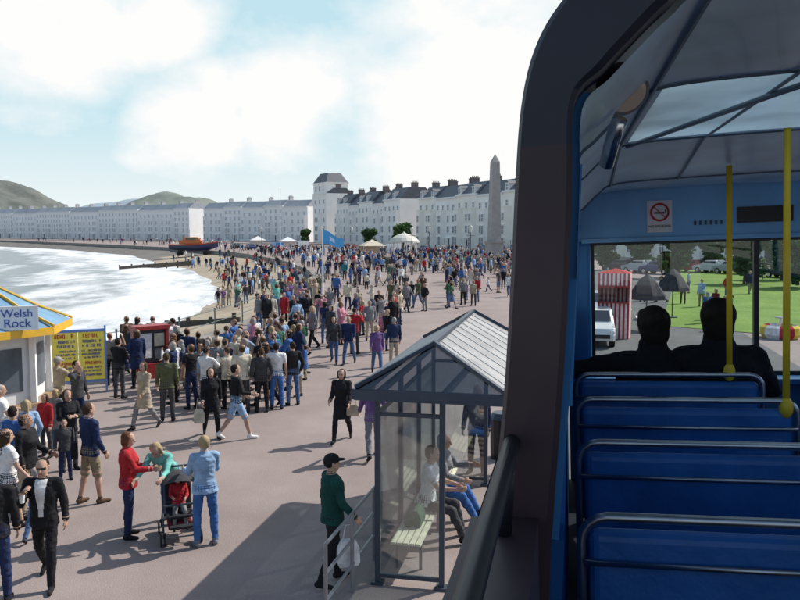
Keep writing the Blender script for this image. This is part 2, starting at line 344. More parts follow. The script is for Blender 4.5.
sit=dict(hipL=84,hipR=82,kneeL=82,kneeR=74,shL=30,elL=50,shR=35,elR=55,inL=.25,inR=.2,lean=8,abd=8)
near=[]
J=dict(top='jacket');F_=dict(top='jacket',fem=True)
NP=[
 (47,584,1.76,186,dict(walk2,shR=35,elR=112,inR=.35,gripR=.6),dict(J,open=True,sunglasses=True),dict(top='black',bot='black',shirt='white',hair='dark hair'),'man in black jacket, white shirt and sunglasses walking towards the bus holding a cup'),
 (130,537,1.66,-75,dict(shR=30,elR=60,shL=20,elL=50,hp=8),dict(F_,hair='bob',fat=1.05),dict(top='red',bot='navy',hair='auburn'),'woman in bright red jacket standing beside the pushchair'),
 (171,522,1.66,172,dict(lean=50,shL=52,shR=48,elL=25,elR=20,hp=14,hipL=8,hipR=-6),dict(top='tee',fem=True,hair='bob',long_sleeve=True),dict(top='mint',bot='denim',hair='blond'),'woman in mint green top bending over the pushchair'),
 (206,545,1.69,28,dict(shR=28,elR=70,shL=25,elL=60,abd=5,hy=10),dict(top='jacket',fem=True,hair='short',fat=1.04),dict(top='pale blue',bot='blue',hair='blond',shoe='grey'),'woman in pale blue denim jacket and jeans seen from behind at the pushchair'),
 (92,503,1.78,-40,dict(hipR=8,hipL=-6,kneeL=8,elL=30,elR=25),dict(top='jacket',bot='shorts'),dict(top='navy',bot='khaki',hair='brown hair',shoe='brown'),'man in navy jacket and khaki shorts seen from behind'),
 (66,480,1.18,-150,stand,dict(J,hair='short'),dict(top='charcoal',bot='navy',hair='brown hair'),'child in charcoal top between the man in shorts and the kiosk crowd'),
 (-3,603,1.80,20,stand,dict(J),dict(top='black',bot='navy',hair='dark hair'),'person in black jacket cut off by the left edge of the picture, nearest one'),
 (47,457,1.34,160,dict(elR=60,shR=20),dict(J,hair='bob',fem=True),dict(top='red',bot='charcoal',hair='brown hair'),'child in red jacket in the group by the kiosk'),
 (70,470,1.62,-140,dict(fold),dict(F_,hair='long'),dict(top='black',bot='charcoal',hair='brown hair'),'woman with long brown hair in black top behind the child'),
 (17,498,1.66,-15,stand,dict(top='tee',hair='short'),dict(top='blue',bot='grey',hair='dark hair'),'person in blue short sleeved top with back turned near left edge'),
 (29,482,1.58,40,pocket,dict(F_,hair='pony'),dict(top='pale blue',bot='denim',hair='blond'),'blond person with ponytail in pale blue top by the kiosk'),
 (4,470,1.72,-60,fold,dict(top='tee'),dict(top='white',bot='denim',hair='grey hair'),'grey haired person in white top at the kiosk by left edge'),
 (22,441,1.70,-30,stand,dict(J),dict(top='teal',bot='charcoal',hair='brown hair'),'person in teal jacket queuing under the kiosk sign'),
 (79,432,1.70,-110,oneup,dict(J),dict(top='charcoal',bot='navy',hair='dark hair'),'dark haired person in charcoal jacket below the yellow board'),
 (145,429,1.66,150,walk,dict(top='coat',fem=True,hair='bob'),dict(top='beige',bot='grey',hair='brown hair'),'woman in beige coat walking beside the red display case'),
 (168,421,1.72,10,stand,dict(J),dict(top='olive',bot='charcoal',hair='brown hair'),'person in olive jacket seen from behind, just right of the beige coat'),
 (212,437,1.64,-160,walk2,dict(F_,hair='long'),dict(top='black',bot='black',hair='dark hair'),'dark haired woman in black at the front of the dense crowd'),
 (237,439,1.76,-62,dict(walk,elR=60,shR=15),dict(top='tee',bot='shorts',long_sleeve=True),dict(top='black',bot='pale blue',hair='dark hair',shoe='white'),'man in black top and pale shorts stepping out of the dense crowd'),
 (262,412,1.70,15,pocket,dict(J),dict(top='charcoal',bot='black',hair='brown hair'),'person in charcoal jacket with hands in pockets beside the white shirts'),
 (277,409,1.78,8,stand,dict(top='tee'),dict(top='white',bot='blue',hair='dark hair'),'man in white shirt and jeans seen from behind at the crowd edge'),
 (293,405,1.74,25,pocket,dict(J),dict(top='black',bot='denim',hair='dark hair'),'person in black jacket and jeans at the right end of the dense crowd'),
 (342,441,1.68,172,dict(walk,elR=55,shR=8),dict(top='coat',fem=True,hair='bob'),dict(top='black',bot='black',hair='dark hair'),'woman in long black coat walking alone on the open promenade with a bag'),
 (333,584,1.78,-66,stroll,dict(J,hair='cap',fat=1.08),dict(top='dark green',bot='black',hair='black',hairname='cap'),'man in dark green jacket and black cap walking past the shelter railing'),
 (373,458,1.72,10,walk,dict(J),dict(top='purple',bot='grey',hair='grey hair'),'person in purple top behind the near corner of the shelter'),
 (349,364,1.74,170,walk,dict(J),dict(top='navy',bot='denim',hair='brown hair'),'person in navy top walking, right one of the pair above the black coat'),
 (334,363,1.70,175,walk2,dict(F_,hair='bob'),dict(top='charcoal',bot='denim',hair='dark hair'),'person in charcoal top walking, left one of the pair above the black coat'),
 (377,374,1.66,185,walk2,dict(F_,hair='pony'),dict(top='purple',bot='denim',hair='blond'),'person in purple top walking near the shelter roof'),
 (394,366,1.72,20,stand,dict(J),dict(top='navy',bot='beige',hair='grey hair'),'person in navy top and beige trousers above the shelter roof'),
 (120,398,1.72,-20,fold,dict(J),dict(top='black',bot='charcoal',hair='dark hair'),'dark figure between the yellow board and the red display case'),
]
for (u,v,h,fa,p,cl,co,lab) in NP:
    ms=fig_mesh(p,cl,.0088 if v>430 else .0115)
    o=put(ms,G(u,v),rad(fa),h,co,lab); near.append((o.location.x,o.location.y))
VAR=[(stand,dict(J),'short'),(pocket,dict(J,fat=1.06),'short'),(fold,dict(F_),'bob'),(walk,dict(J),'short'),(walk2,dict(F_),'long'),(stand,dict(top='tee',bot='shorts'),'short'),(walk,dict(top='tee',bot='shorts'),'cap'),(stand,dict(top='coat',fem=True),'bob'),(phone,dict(J),'cap'),(shade,dict(top='tee'),'short'),(oneup,dict(top='tee',fem=True),'pony'),(dict(stand,hy=40,elL=50,shL=15),dict(F_,fat=1.1),'short'),(walk2,dict(top='tee',fem=True,bot='skirt'),'long')]
VM=[(fig_mesh(p,dict(cl,hair=h),.0125,False),cl) for p,cl,h in VAR]
MINIS=[fig_mesh(stand,dict(J,hair='short'),.04,False)[0],fig_mesh(walk,dict(F_,hair='bob'),.04,False)[0],fig_mesh(fold,dict(J,hair='short',fat=1.1),.04,False)[0]]
SITM=fig_mesh(dict(sit,kneeL=70,kneeR=58),dict(top='tee',hair='short'),.0088)
SITW=fig_mesh(dict(sit,shL=45,shR=20,kneeL=56,kneeR=46,hipR=78),dict(J,hair='bob',fem=True),.0088)
CHILD=fig_mesh(dict(sit,hipL=70,hipR=66,kneeL=60,kneeR=55,lean=-10),dict(J,hair='short',fat=1.1),.012)
BUSP1=fig_mesh(dict(sit,sabL=80,shL=-5,flatL=1,hy=14,lean=2),dict(J,hair='nape',fat=1.14,collar=True),.0075)
BUSP2=fig_mesh(dict(sit,lean=0,hy=-6,sabR=26,sabL=22),dict(J,hair='nape',fat=1.2,collar=True),.0075)

# ================================================================== SETTING
PY=[-60,18,25,31.2,40,55.6,71,93.6,124,167,213,274,384,470]; PX=[-16,-14,-12.3,-9.6,-8.4,-7,-7.5,-10.5,-17.8,-33,-58.7,-103,-192,-330]
WY=[-60,18,25,41,48.3,55.4,83.6,121.7,155.6,224,280,329,380,430]; WX=[-18,-16.2,-14.6,-14.7,-15.9,-16.4,-18.6,-29.5,-43.5,-77,-115,-159,-208,-308]
def smoothi(Y,a,b): return float(np.mean([np.interp(Y+d*max(2,.05*abs(Y)),a,b) for d in(-1,-.5,0,.5,1)]))
Xp=lambda Y: smoothi(Y,PY,PX)
Xw=lambda Y: min(smoothi(Y,WY,WX),Xp(Y)-1.5)
def zb(X,Y):
    a,b=Xp(Y),Xw(Y); t=(a-X)/max(a-b,.5); return -.7-1.5*t
def groundmat(name,c1,c2,sc1,sc2,rough=.9,bump=.3,detail=.12,patch=False):
    m=bpy.data.materials.new(name); m.use_nodes=True; nt=m.node_tree; b=nt.nodes['Principled BSDF']; b.inputs['Roughness'].default_value=rough; b.inputs['Specular IOR Level'].default_value=.25
    tc=nt.nodes.new('ShaderNodeTexCoord'); n=nt.nodes.new('ShaderNodeTexNoise'); n.inputs['Scale'].default_value=sc1; n.inputs['Detail'].default_value=6; n.inputs['Roughness'].default_value=.65
    n2=nt.nodes.new('ShaderNodeTexNoise'); n2.inputs['Scale'].default_value=sc2; n2.inputs['Detail'].default_value=3
    for q in(n,n2): nt.links.new(tc.outputs['Object'],q.inputs['Vector'])
    cr=nt.nodes.new('ShaderNodeValToRGB'); cr.color_ramp.elements[0].position=.33; cr.color_ramp.elements[1].position=.68; cr.color_ramp.elements[0].color=(*c1,1); cr.color_ramp.elements[1].color=(*c2,1)
    nt.links.new(n.outputs['Fac'],cr.inputs[0])
    mr=nt.nodes.new('ShaderNodeMapRange'); mr.inputs[1].default_value=.25; mr.inputs[2].default_value=.75; mr.inputs[3].default_value=1-detail; mr.inputs[4].default_value=1+detail
    nt.links.new(n2.outputs['Fac'],mr.inputs[0]); vm=nt.nodes.new('ShaderNodeVectorMath'); vm.operation='SCALE'; nt.links.new(cr.outputs[0],vm.inputs[0]); nt.links.new(mr.outputs[0],vm.inputs['Scale'])
    last=vm.outputs[0]
    if patch:   # faint dark stains and gum spots
        vo=nt.nodes.new('ShaderNodeTexVoronoi'); vo.inputs['Scale'].default_value=1.7; nt.links.new(tc.outputs['Object'],vo.inputs['Vector'])
        m2=nt.nodes.new('ShaderNodeMapRange'); m2.inputs[1].default_value=.035; m2.inputs[2].default_value=.06; m2.inputs[3].default_value=.72; m2.inputs[4].default_value=1; nt.links.new(vo.outputs['Distance'],m2.inputs[0])
        v2=nt.nodes.new('ShaderNodeVectorMath'); v2.operation='SCALE'; nt.links.new(last,v2.inputs[0]); nt.links.new(m2.outputs[0],v2.inputs['Scale']); last=v2.outputs[0]
    nt.links.new(last,b.inputs['Base Color'])
    bp=nt.nodes.new('ShaderNodeBump'); bp.inputs['Strength'].default_value=bump; bp.inputs['Distance'].default_value=.02; nt.links.new(n2.outputs['Fac'],bp.inputs['Height']); nt.links.new(bp.outputs[0],b.inputs['Normal'])
    return m
PROM=groundmat('pink_tarmac',(.245,.195,.178),(.325,.268,.248),.35,45,.9,.4,.16,True)
ROADM=groundmat('road_asphalt',(.10,.10,.10),(.15,.15,.148),.4,30)
SAND=groundmat('sand',(.32,.26,.185),(.44,.37,.275),.25,6); SHING=groundmat('shingle',(.15,.135,.12),(.22,.20,.18),.2,4)
GRASSM=groundmat('lawn_grass',(.12,.21,.035),(.20,.30,.06),.4,9,.95,.5,.3)
STONE=groundmat('sea_wall_stone',(.20,.18,.16),(.30,.28,.25),.6,5)
ys=sorted(set(list(np.linspace(-60,130,96))+list(np.linspace(130,470,86))))
m=MB(); vs=[]; fs=[]
for y in ys: vs+=[(Xp(y),y,0),(900,y,0)]
for i in range(len(ys)-1): fs.append((2*i,2*i+1,2*i+3,2*i+2))
n0=len(vs); vs+=[(-4000,474,0),(4500,474,0),(4500,9000,0),(-4000,9000,0)]; fs.append((n0,n0+1,n0+2,n0+3))
vs+=[(900,-60,0),(4500,-60,0),(4500,470,0),(900,470,0)]; fs.append((n0+4,n0+5,n0+6,n0+7))
m.add(vs,fs); tag(m.build('promenade',PROM),kind='structure')
m=MB(); vs=[];fs=[]
for y in ys: x=Xp(y); vs+=[(x,y,.06),(x+.45,y,.06),(x+.45,y,-.02),(x-.02,y,.06),(x-.25,y,-2.8)]
for i in range(len(ys)-1):
    a=5*i;b=a+5; fs+=[(a,a+1,b+1,b),(a+1,a+2,b+2,b+1),(a+3,a+4,b+4,b+3)]
m.add(vs,fs); tag(m.build('sea_wall',STONE),'long low stone sea wall edging the curving promenade','sea wall')
m=MB(); vs=[];fs=[];mi_=[]; K=7
for y in ys:
    a,b=Xp(y),Xw(y)
    for k in range(K):
        t=k/(K-1)*2.2; x=a+.1+(b-a)*t; vs.append((x,y,-.7-1.5*t+.06*math.sin(x*1.3+y*.7)))
for i in range(len(ys)-1):
    for k in range(K-1): a=i*K+k; fs.append((a,a+1,a+K+1,a+K)); mi_.append(1 if ys[i]>185+6*math.sin(k*2) else 0)
m.add(vs,fs); m.m=mi_; tag(m.build('beach',[SAND,SHING],smooth=True),kind='structure')
# sea
xs=np.concatenate([np.linspace(-1500,-260,30),np.linspace(-250,-90,120),np.linspace(-89.5,-9,200)]); yy=np.concatenate([np.linspace(-60,20,20),np.linspace(21,140,170),np.linspace(142,475,110)])
vs=[];fs=[];foam=[]
for y in yy:
    w=Xw(float(y))
    for x in xs:
        d=(w-x)*(1.0 if y<100 else .8); n1=noise.noise(V((x*.05,y*.02,3))); n2=noise.noise(V((x*.2,y*.06,9)))
        z=-2.2; fo=0
        for c,a,wd in((6,.35,2.2),(15,.5,2.5),(26,.6,2.8),(38,.6,2.5),(54,.5,2.5),(74,.4,2.5)):
            q=(d-c-7*n1)/wd; e=math.exp(-q*q)*(.55+.9*noise.noise(V((y*.035,c,1)))); z+=a*max(e,0)
            fo+=max(0,math.exp(-((q-.8)/(1.1))**2))*(.55+.8*noise.noise(V((y*.03,c,5))))
        z+=.06*n2
        fo+=1.0*max(0,min(1,1-(d-5)/27)) if d>-3 else 1.0
        vs.append((x,y,z)); foam.append(fo)
nx=len(xs)
for i in range(len(yy)-1):
    for k in range(nx-1): a=i*nx+k; fs.append((a,a+1,a+nx+1,a+nx))
me=bpy.data.meshes.new('sea'); me.from_pydata(vs,[],fs); at=me.attributes.new('foam','FLOAT','POINT'); at.data.foreach_set('value',foam); me.polygons.foreach_set('use_smooth',[True]*len(fs))
m=bpy.data.materials.new('sea_water'); m.use_nodes=True; nt=m.node_tree; b=nt.nodes['Principled BSDF']
atn=nt.nodes.new('ShaderNodeAttribute'); atn.attribute_name='foam'; tc=nt.nodes.new('ShaderNodeTexCoord'); mp=nt.nodes.new('ShaderNodeMapping'); mp.inputs['Scale'].default_value=(.35,.12,.3); nt.links.new(tc.outputs['Object'],mp.inputs[0])
n=nt.nodes.new('ShaderNodeTexNoise'); n.inputs['Scale'].default_value=1; n.inputs['Detail'].default_value=9; n.inputs['Roughness'].default_value=.68; nt.links.new(mp.outputs[0],n.inputs['Vector'])
ma=nt.nodes.new('ShaderNodeMath'); ma.operation='MULTIPLY_ADD'; ma.inputs[1].default_value=2.4; ma.inputs[2].default_value=-1.5; nt.links.new(n.outputs['Fac'],ma.inputs[0])
ad=nt.nodes.new('ShaderNodeMath'); ad.operation='ADD'; nt.links.new(ma.outputs[0],ad.inputs[0]); nt.links.new(atn.outputs['Fac'],ad.inputs[1])
cr=nt.nodes.new('ShaderNodeValToRGB'); cr.color_ramp.elements[0].position=.2; cr.color_ramp.elements[1].position=.9; nt.links.new(ad.outputs[0],cr.inputs[0])
mx=nt.nodes.new('ShaderNodeMix'); mx.data_type='RGBA'; mx.inputs['A'].default_value=(.23,.26,.265,1); mx.inputs['B'].default_value=(.72,.735,.74,1); nt.links.new(cr.outputs[0],mx.inputs['Factor']); nt.links.new(mx.outputs['Result'],b.inputs['Base Color'])
mr=nt.nodes.new('ShaderNodeMapRange'); mr.inputs[3].default_value=.4; mr.inputs[4].default_value=.85; nt.links.new(cr.outputs[0],mr.inputs[0]); nt.links.new(mr.outputs[0],b.inputs['Roughness']); b.inputs['Specular IOR Level'].default_value=.35
bp=nt.nodes.new('ShaderNodeBump'); bp.inputs['Strength'].default_value=.9; bp.inputs['Distance'].default_value=.35; nt.links.new(n.outputs['Fac'],bp.inputs['Height']); nt.links.new(bp.outputs[0],b.inputs['Normal'])
me.materials.append(m); o=bpy.data.objects.new('sea',me); COL.objects.link(o); tag(o,kind='structure')
# road
A=rad(12); FWD=V((math.sin(A),math.cos(A),0)); LAT=V((math.cos(A),-math.sin(A),0))
def strip(name,pts,w0,w1,z,mat,top=None):
    m=MB(); vs=[];fs=[]; N=len(pts)
    for i,p in enumerate(pts):
        d=(V((*pts[min(i+1,N-1)],0))-V((*pts[max(i-1,0)],0))).normalized(); r=V((d.y,-d.x,0)); q=V((*p,0))
        vs+=[q+r*w0+V((0,0,z)),q+r*w1+V((0,0,z))]
        if top: vs[-2:]=[q+r*w0+V((0,0,0)),q+r*w0+V((0,0,z)),q+r*w1+V((0,0,z)),q+r*w1]
    k=4 if top else 2
    for i in range(N-1):
        for j in range(k-1): fs.append((k*i+j,k*i+j+1,k*i+k+j+1,k*i+k+j))
    m.add(vs,fs); return m.build(name,mat)
def kerb_pt(t): return (-.55+FWD.x*t,FWD.y*t)
road=[kerb_pt(t) for t in(-50,0,20,40,60,75)]+[(15,95),(14,115),(9,140),(1,165),(-10,195),(-26,232),(-44,265),(-70,300),(-110,335),(-165,380),(-240,445),(-330,520)]
tag(strip('road',road,0,8.5,.012,ROADM),kind='structure')
tag(strip('kerb',road,-.16,0,.11,STONE,True),kind='structure')
m=MB()
for t in range(-10,70,6):
    a=V((*kerb_pt(t),0))+LAT*4.2; m.bar(a+V((0,0,.018)),a+FWD*2.5+V((0,0,.018)),.1,.004)
tag(m.build('road_marking',WHITE),kind='structure')
m=MB(); q=[G(*p) for p in((660,326),(812,338),(905,286),(680,268))]; m.add([(p.x,p.y,.03) for p in q],[(0,1,2,3)]); tag(m.build('lawn',GRASSM),kind='structure')
# hills
def hill(name,cx,cy,rx,ry,h,mat,seed,rug=.25,pw=1.3):
    m=MB(); n=60; vs=[];fs=[]
    for i in range(n):
        for j in range(n):
            a=(i/(n-1)-.5)*2; b=(j/(n-1)-.5)*2; r=math.hypot(a,b); base=max(0,1-r*r)**pw
            z=h*base*(1+rug*noise.fractal(V((a*3,b*3,seed)),1,2,5))-1
            vs.append((cx+a*rx,cy+b*ry,z))
    for i in range(n-1):
        for j in range(n-1): fs.append((i*n+j,(i+1)*n+j,(i+1)*n+j+1,i*n+j+1))
    m.add(vs,fs); tag(m.build(name,mat,smooth=True),kind='structure')
HM1=groundmat('hill_scrub',(.075,.092,.08),(.17,.175,.16),.02,.15); HM2=groundmat('hill_haze',(.14,.165,.15),(.20,.225,.19),.01,.1); HM3=groundmat('hill_far_haze',(.36,.43,.48),(.40,.47,.51),.004,.05)  # distance haze is mixed into the base colour of the two farther hill materials
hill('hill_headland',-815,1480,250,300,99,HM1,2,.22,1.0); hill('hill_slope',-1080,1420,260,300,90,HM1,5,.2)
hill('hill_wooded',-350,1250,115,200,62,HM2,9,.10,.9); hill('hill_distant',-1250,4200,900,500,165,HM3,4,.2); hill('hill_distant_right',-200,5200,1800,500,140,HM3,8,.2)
# ------------------------------------------------------------------ hotels
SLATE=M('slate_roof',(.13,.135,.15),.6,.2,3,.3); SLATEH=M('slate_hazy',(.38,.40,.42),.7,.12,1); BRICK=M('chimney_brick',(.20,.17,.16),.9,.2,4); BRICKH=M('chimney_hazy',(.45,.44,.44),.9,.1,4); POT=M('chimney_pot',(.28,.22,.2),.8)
def winmesh(w,h,glass=None):
    m=MB(); t=.12
    m.box((0,-.02,h/2),(w-.1,.06,h-.1),1)
    for s in(-1,1): m.box((s*(w/2),-.05,h/2),(t*1.6,.16,h),0)
    m.box((0,-.06,h+.08),(w+.4,.22,.2),0); m.box((0,-.08,-.06),(w+.4,.28,.14),0); m.box((0,-.055,h*.52),(w-.1,.07,.09),0); m.box((0,-.058,h/2),(.06,.06,h-.1),0)
    return m.mesh('window',[WHITE,glass or WINDARK])
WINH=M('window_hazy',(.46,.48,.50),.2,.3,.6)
WM=[winmesh(1.25,2.2),winmesh(1.2,1.9),winmesh(1.1,1.6),winmesh(1.05,1.35)]
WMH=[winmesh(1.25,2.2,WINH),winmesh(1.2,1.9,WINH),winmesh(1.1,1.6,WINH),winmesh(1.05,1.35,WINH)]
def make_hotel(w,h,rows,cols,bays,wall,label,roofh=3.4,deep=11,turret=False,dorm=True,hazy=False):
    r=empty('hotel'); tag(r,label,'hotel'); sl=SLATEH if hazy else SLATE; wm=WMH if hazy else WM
    m=MB(); m.box((0,deep/2,h/2),(w-.03,deep,h)); m.build('wall',wall,r)
    m=MB(); m.box((0,-.16,h-.15),(w-.02,.5,.45)); m.build('cornice',WHITE,r)
    m=MB(); m.box((0,-.07,4.05),(w-.05,.22,.25)); m.build('string_course',WHITE,r)
    cw=w/cols; fh=(h-1.2)/rows
    for b in bays:
        x=-w/2+cw*(b+.5); bw=cw*.86; bh=fh*min(rows-1,3)+.7
        m=MB(); m.prism([(x-bw/2,-.01),(x-bw*.3,-1.05),(x+bw*.3,-1.05),(x+bw/2,-.01)],0,bh); m.prism([(x-bw/2-.15,-.01),(x-bw*.3-.1,-1.2),(x+bw*.3+.1,-1.2),(x+bw/2+.15,-.01)],bh+.003,bh+.35); m.build('bay',wall,r)
    for i in range(rows):
        for c in range(cols):
            z=.9+i*fh; x=-w/2+cw*(c+.5); y=-.01
            if i==0 and c==cols//2 and c not in bays:
                m=MB(); m.box((x,-.04,1.25),(1.2,.08,2.5),0); m.box((x,-.5,2.8),(2.3,1.1,.22),1); m.box((x-.95,-.7,1.35),(.22,.22,2.7),1); m.box((x+.95,-.7,1.35),(.22,.22,2.7),1); m.build('door',[DGREY,WHITE],r); continue
            if c in bays and i<min(rows-1,3): y=-1.06
            part('window',wm[min(i,3)],r,(x,y,z))
    m=MB()
    m.add([(-w/2,-.1,h),(w/2,-.1,h),(w/2,deep,h),(-w/2,deep,h),(-w/2+.02,deep*.28,h+roofh),(w/2-.02,deep*.28,h+roofh),(w/2-.02,deep*.75,h+roofh),(-w/2+.02,deep*.75,h+roofh)],[(0,1,5,4),(1,2,6,5),(2,3,7,6),(3,0,4,7),(4,5,6,7)]); m.build('roof',sl,r)
    for c in range(cols):
        if dorm and c%2==0:
            x=-w/2+cw*(c+.5); m=MB(); m.box((x,.9,h+.9),(1.4,1.7,1.4),0); m.add([(x-.85,-.1,h+1.6),(x+.85,-.1,h+1.6),(x,-.1,h+2.2),(x-.85,2.2,h+1.6),(x+.85,2.2,h+1.6),(x,2.2,h+2.2)],[(0,1,2),(3,5,4),(0,2,5,3),(1,4,5,2),(0,3,4,1)],1); d=m.build('dormer',[WHITE,sl],r); part('window',wm[3],d,(x,.04,h+.2))
    for s in((-1,1) if not hazy else (1,)):
        x=s*(w/2-.55); m=MB(); m.box((x,deep*.45,h+roofh+.35),(.8,2.0,1.8),0); m.box((x,deep*.45,h+roofh+1.3),(.95,2.2,.2),0)
        for k in range(4): m.cyl((x,deep*.45-.75+k*.5,h+roofh+1.4),(x,deep*.45-.75+k*.5,h+roofh+1.85),.16,.12,8,1)
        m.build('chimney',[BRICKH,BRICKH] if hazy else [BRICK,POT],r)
    if turret:
        m=MB(); z=h
        m.box((0,4.5,h+1.9),(w-.4,8.8,3.8),0); m.box((0,4.5,h+3.9),(w+.2,9.6,.4),0); m.build('tower_block',wall,r)
        m=MB(); q=w/2; z=h+4.1; m.add([(-q,0,z),(q,0,z),(q,9,z),(-q,9,z),(-q*.62,2,z+3.6),(q*.62,2,z+3.6),(q*.62,7,z+3.6),(-q*.62,7,z+3.6)],[(0,1,5,4),(1,2,6,5),(2,3,7,6),(3,0,4,7),(4,5,6,7)]); m.build('tower_roof',SLATE,r)
        for k in(-1,0,1): part('window',WM[1],r,(k*w*.28,.08,h+.9))
    return r
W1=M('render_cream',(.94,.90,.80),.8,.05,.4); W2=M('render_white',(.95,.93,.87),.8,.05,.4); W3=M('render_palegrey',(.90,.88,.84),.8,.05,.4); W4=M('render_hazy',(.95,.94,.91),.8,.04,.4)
protos={}
def hotel(kind):
    if kind not in protos:
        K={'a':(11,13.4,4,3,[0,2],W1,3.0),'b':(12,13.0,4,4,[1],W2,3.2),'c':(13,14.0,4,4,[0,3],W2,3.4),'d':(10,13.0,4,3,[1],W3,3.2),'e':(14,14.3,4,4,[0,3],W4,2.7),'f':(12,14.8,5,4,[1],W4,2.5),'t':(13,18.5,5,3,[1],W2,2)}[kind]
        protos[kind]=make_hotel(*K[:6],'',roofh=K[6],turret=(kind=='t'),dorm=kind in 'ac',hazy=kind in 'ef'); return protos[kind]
    return copy_tree(protos[kind])
WID={'a':11,'b':12,'c':13,'d':10,'e':14,'f':12,'t':13}
ORD=['first','second','third','fourth','fifth','sixth','seventh','eighth','ninth','tenth','eleventh','twelfth','thirteenth','fourteenth','fifteenth','sixteenth','seventeenth','eighteenth','nineteenth','twentieth']
def ordn(i): return ORD[i] if i<20 else 'twenty-'+ORD[i-20] if i<29 else 'late'
def terrace(pts,kinds,desc,group):
    i=0; res=[]
    for a,b in zip(pts[:-1],pts[1:]):
        a=V((*a,0));b=V((*b,0));L=(b-a).length;d=(b-a)/L;n=V((-d.y,d.x,0));th=math.atan2(n.x,-n.y);s=0
        while True:
            k=kinds[i%len(kinds)]; w=WID[k]
            if s+w>L+2: break
            h=hotel(k); h.location=a+d*(s+w/2); h.rotation_euler=(0,0,th); s+=w+.05; i+=1; res.append(h)
    for j,h in enumerate(res): tag(h,desc%ordn(j),'hotel',group)
terrace([(74,84),(30,162)],'aba',"%s cream hotel from the right seen through the bus windscreen",'cream hotels through the windscreen')
terrace([(27,168),(3,226)],'ab',"%s cream hotel from the obelisk with chimneys and slate mansard roof",'cream terrace hotels behind the obelisk')
terrace([(0,236),(-25,296)],'cd',"%s hotel from the right in the white block before the tower",'white hotels in the middle block')
t=hotel('t'); t.location=(-30.5,305.5,0); t.rotation_euler=(0,0,rad(-62)); tag(t,'tall pale corner hotel with steep tower roof above its neighbours','hotel')
terrace([(-37,322),(-92,366)],'ef',"%s pale hotel left of the tower on the curving seafront",'pale hotels left of the tower')
terrace([(-97,370),(-250,492),(-360,580)],'feeff',"%s distant hazy hotel at the far left of the bay",'distant hotels round the bay')
# ------------------------------------------------------------------ trees
BARK=M('bark',(.09,.065,.045),.9,.2,5,.5)
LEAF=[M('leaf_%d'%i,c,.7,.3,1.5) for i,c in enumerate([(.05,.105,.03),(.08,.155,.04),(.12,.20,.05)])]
def make_tree(h,r,seed,n=3600,lo=.45):
    rg=random.Random(seed); root=empty('tree')
    m=MB(); m.cyl((0,0,-.05),(.1,0,h*.45),.24,.14,8)
    cl=[]
    for k in range(12):
        a=2*PI*k/12+rg.random(); e=V((math.cos(a)*r*.6*rg.random()**.5,math.sin(a)*r*.6*rg.random()**.5,h*(lo+(.88-lo)*rg.random()))); m.cyl((.1*rg.random(),0,h*(.2+.12*rg.random())),e,.09,.03,6); cl.append((e,r*(.35+.2*rg.random())))
    m.build('trunk',BARK,root)
    m=MB()
    for i in range(n):
        c,rr=rg.choice(cl); d=V((rg.gauss(0,1),rg.gauss(0,1),rg.gauss(0,.8))).normalized()*rr*(rg.random()**.4); p=c+d; s=.12+.14*rg.random()
        q=Matrix.Rotation(rg.random()*6.28,3,'Z')@Matrix.Rotation(rg.random()*2.2-.4,3,'X')
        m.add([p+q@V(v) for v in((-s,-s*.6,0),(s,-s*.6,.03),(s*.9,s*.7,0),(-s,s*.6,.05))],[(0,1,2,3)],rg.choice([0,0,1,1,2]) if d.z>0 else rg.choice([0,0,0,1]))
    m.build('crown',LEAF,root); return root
T1=make_tree(6.5,2.8,3); T2=make_tree(4.6,2.2,5,3600,.30)
TS=[(403,252,T1,.95,'leafy tree before the cream terrace, left of the obelisk'),(369,248,T2,1.1,'small round tree before the white hotel block'),(678,278,T2,1.1,'leafy bushy tree in the middle of the windscreen view'),(745,284,T2,1.0,'bushy tree just left of the windscreen centre bar'),(712,272,T2,.9,'small tree between the two larger windscreen trees'),(305,244,T2,1.1,'small dark tree below the tower hotel'),(640,272,T2,.9,'small tree above the dark parasols'),(782,280,T2,1.0,'tree just right of the windscreen centre bar'),(604,270,T2,1.0,'tree at the left edge of the windscreen view'),(803,288,T2,.9,'tree at the far right edge of the windscreen view')]
used=set()
for u,v,t,s,l in TS:
    o=t if t.name not in used else copy_tree(t); used.add(t.name); o.location=G(u,v); o.scale=(s,s,s); o.rotation_euler=(0,0,u*.7); tag(o,l,'tree')
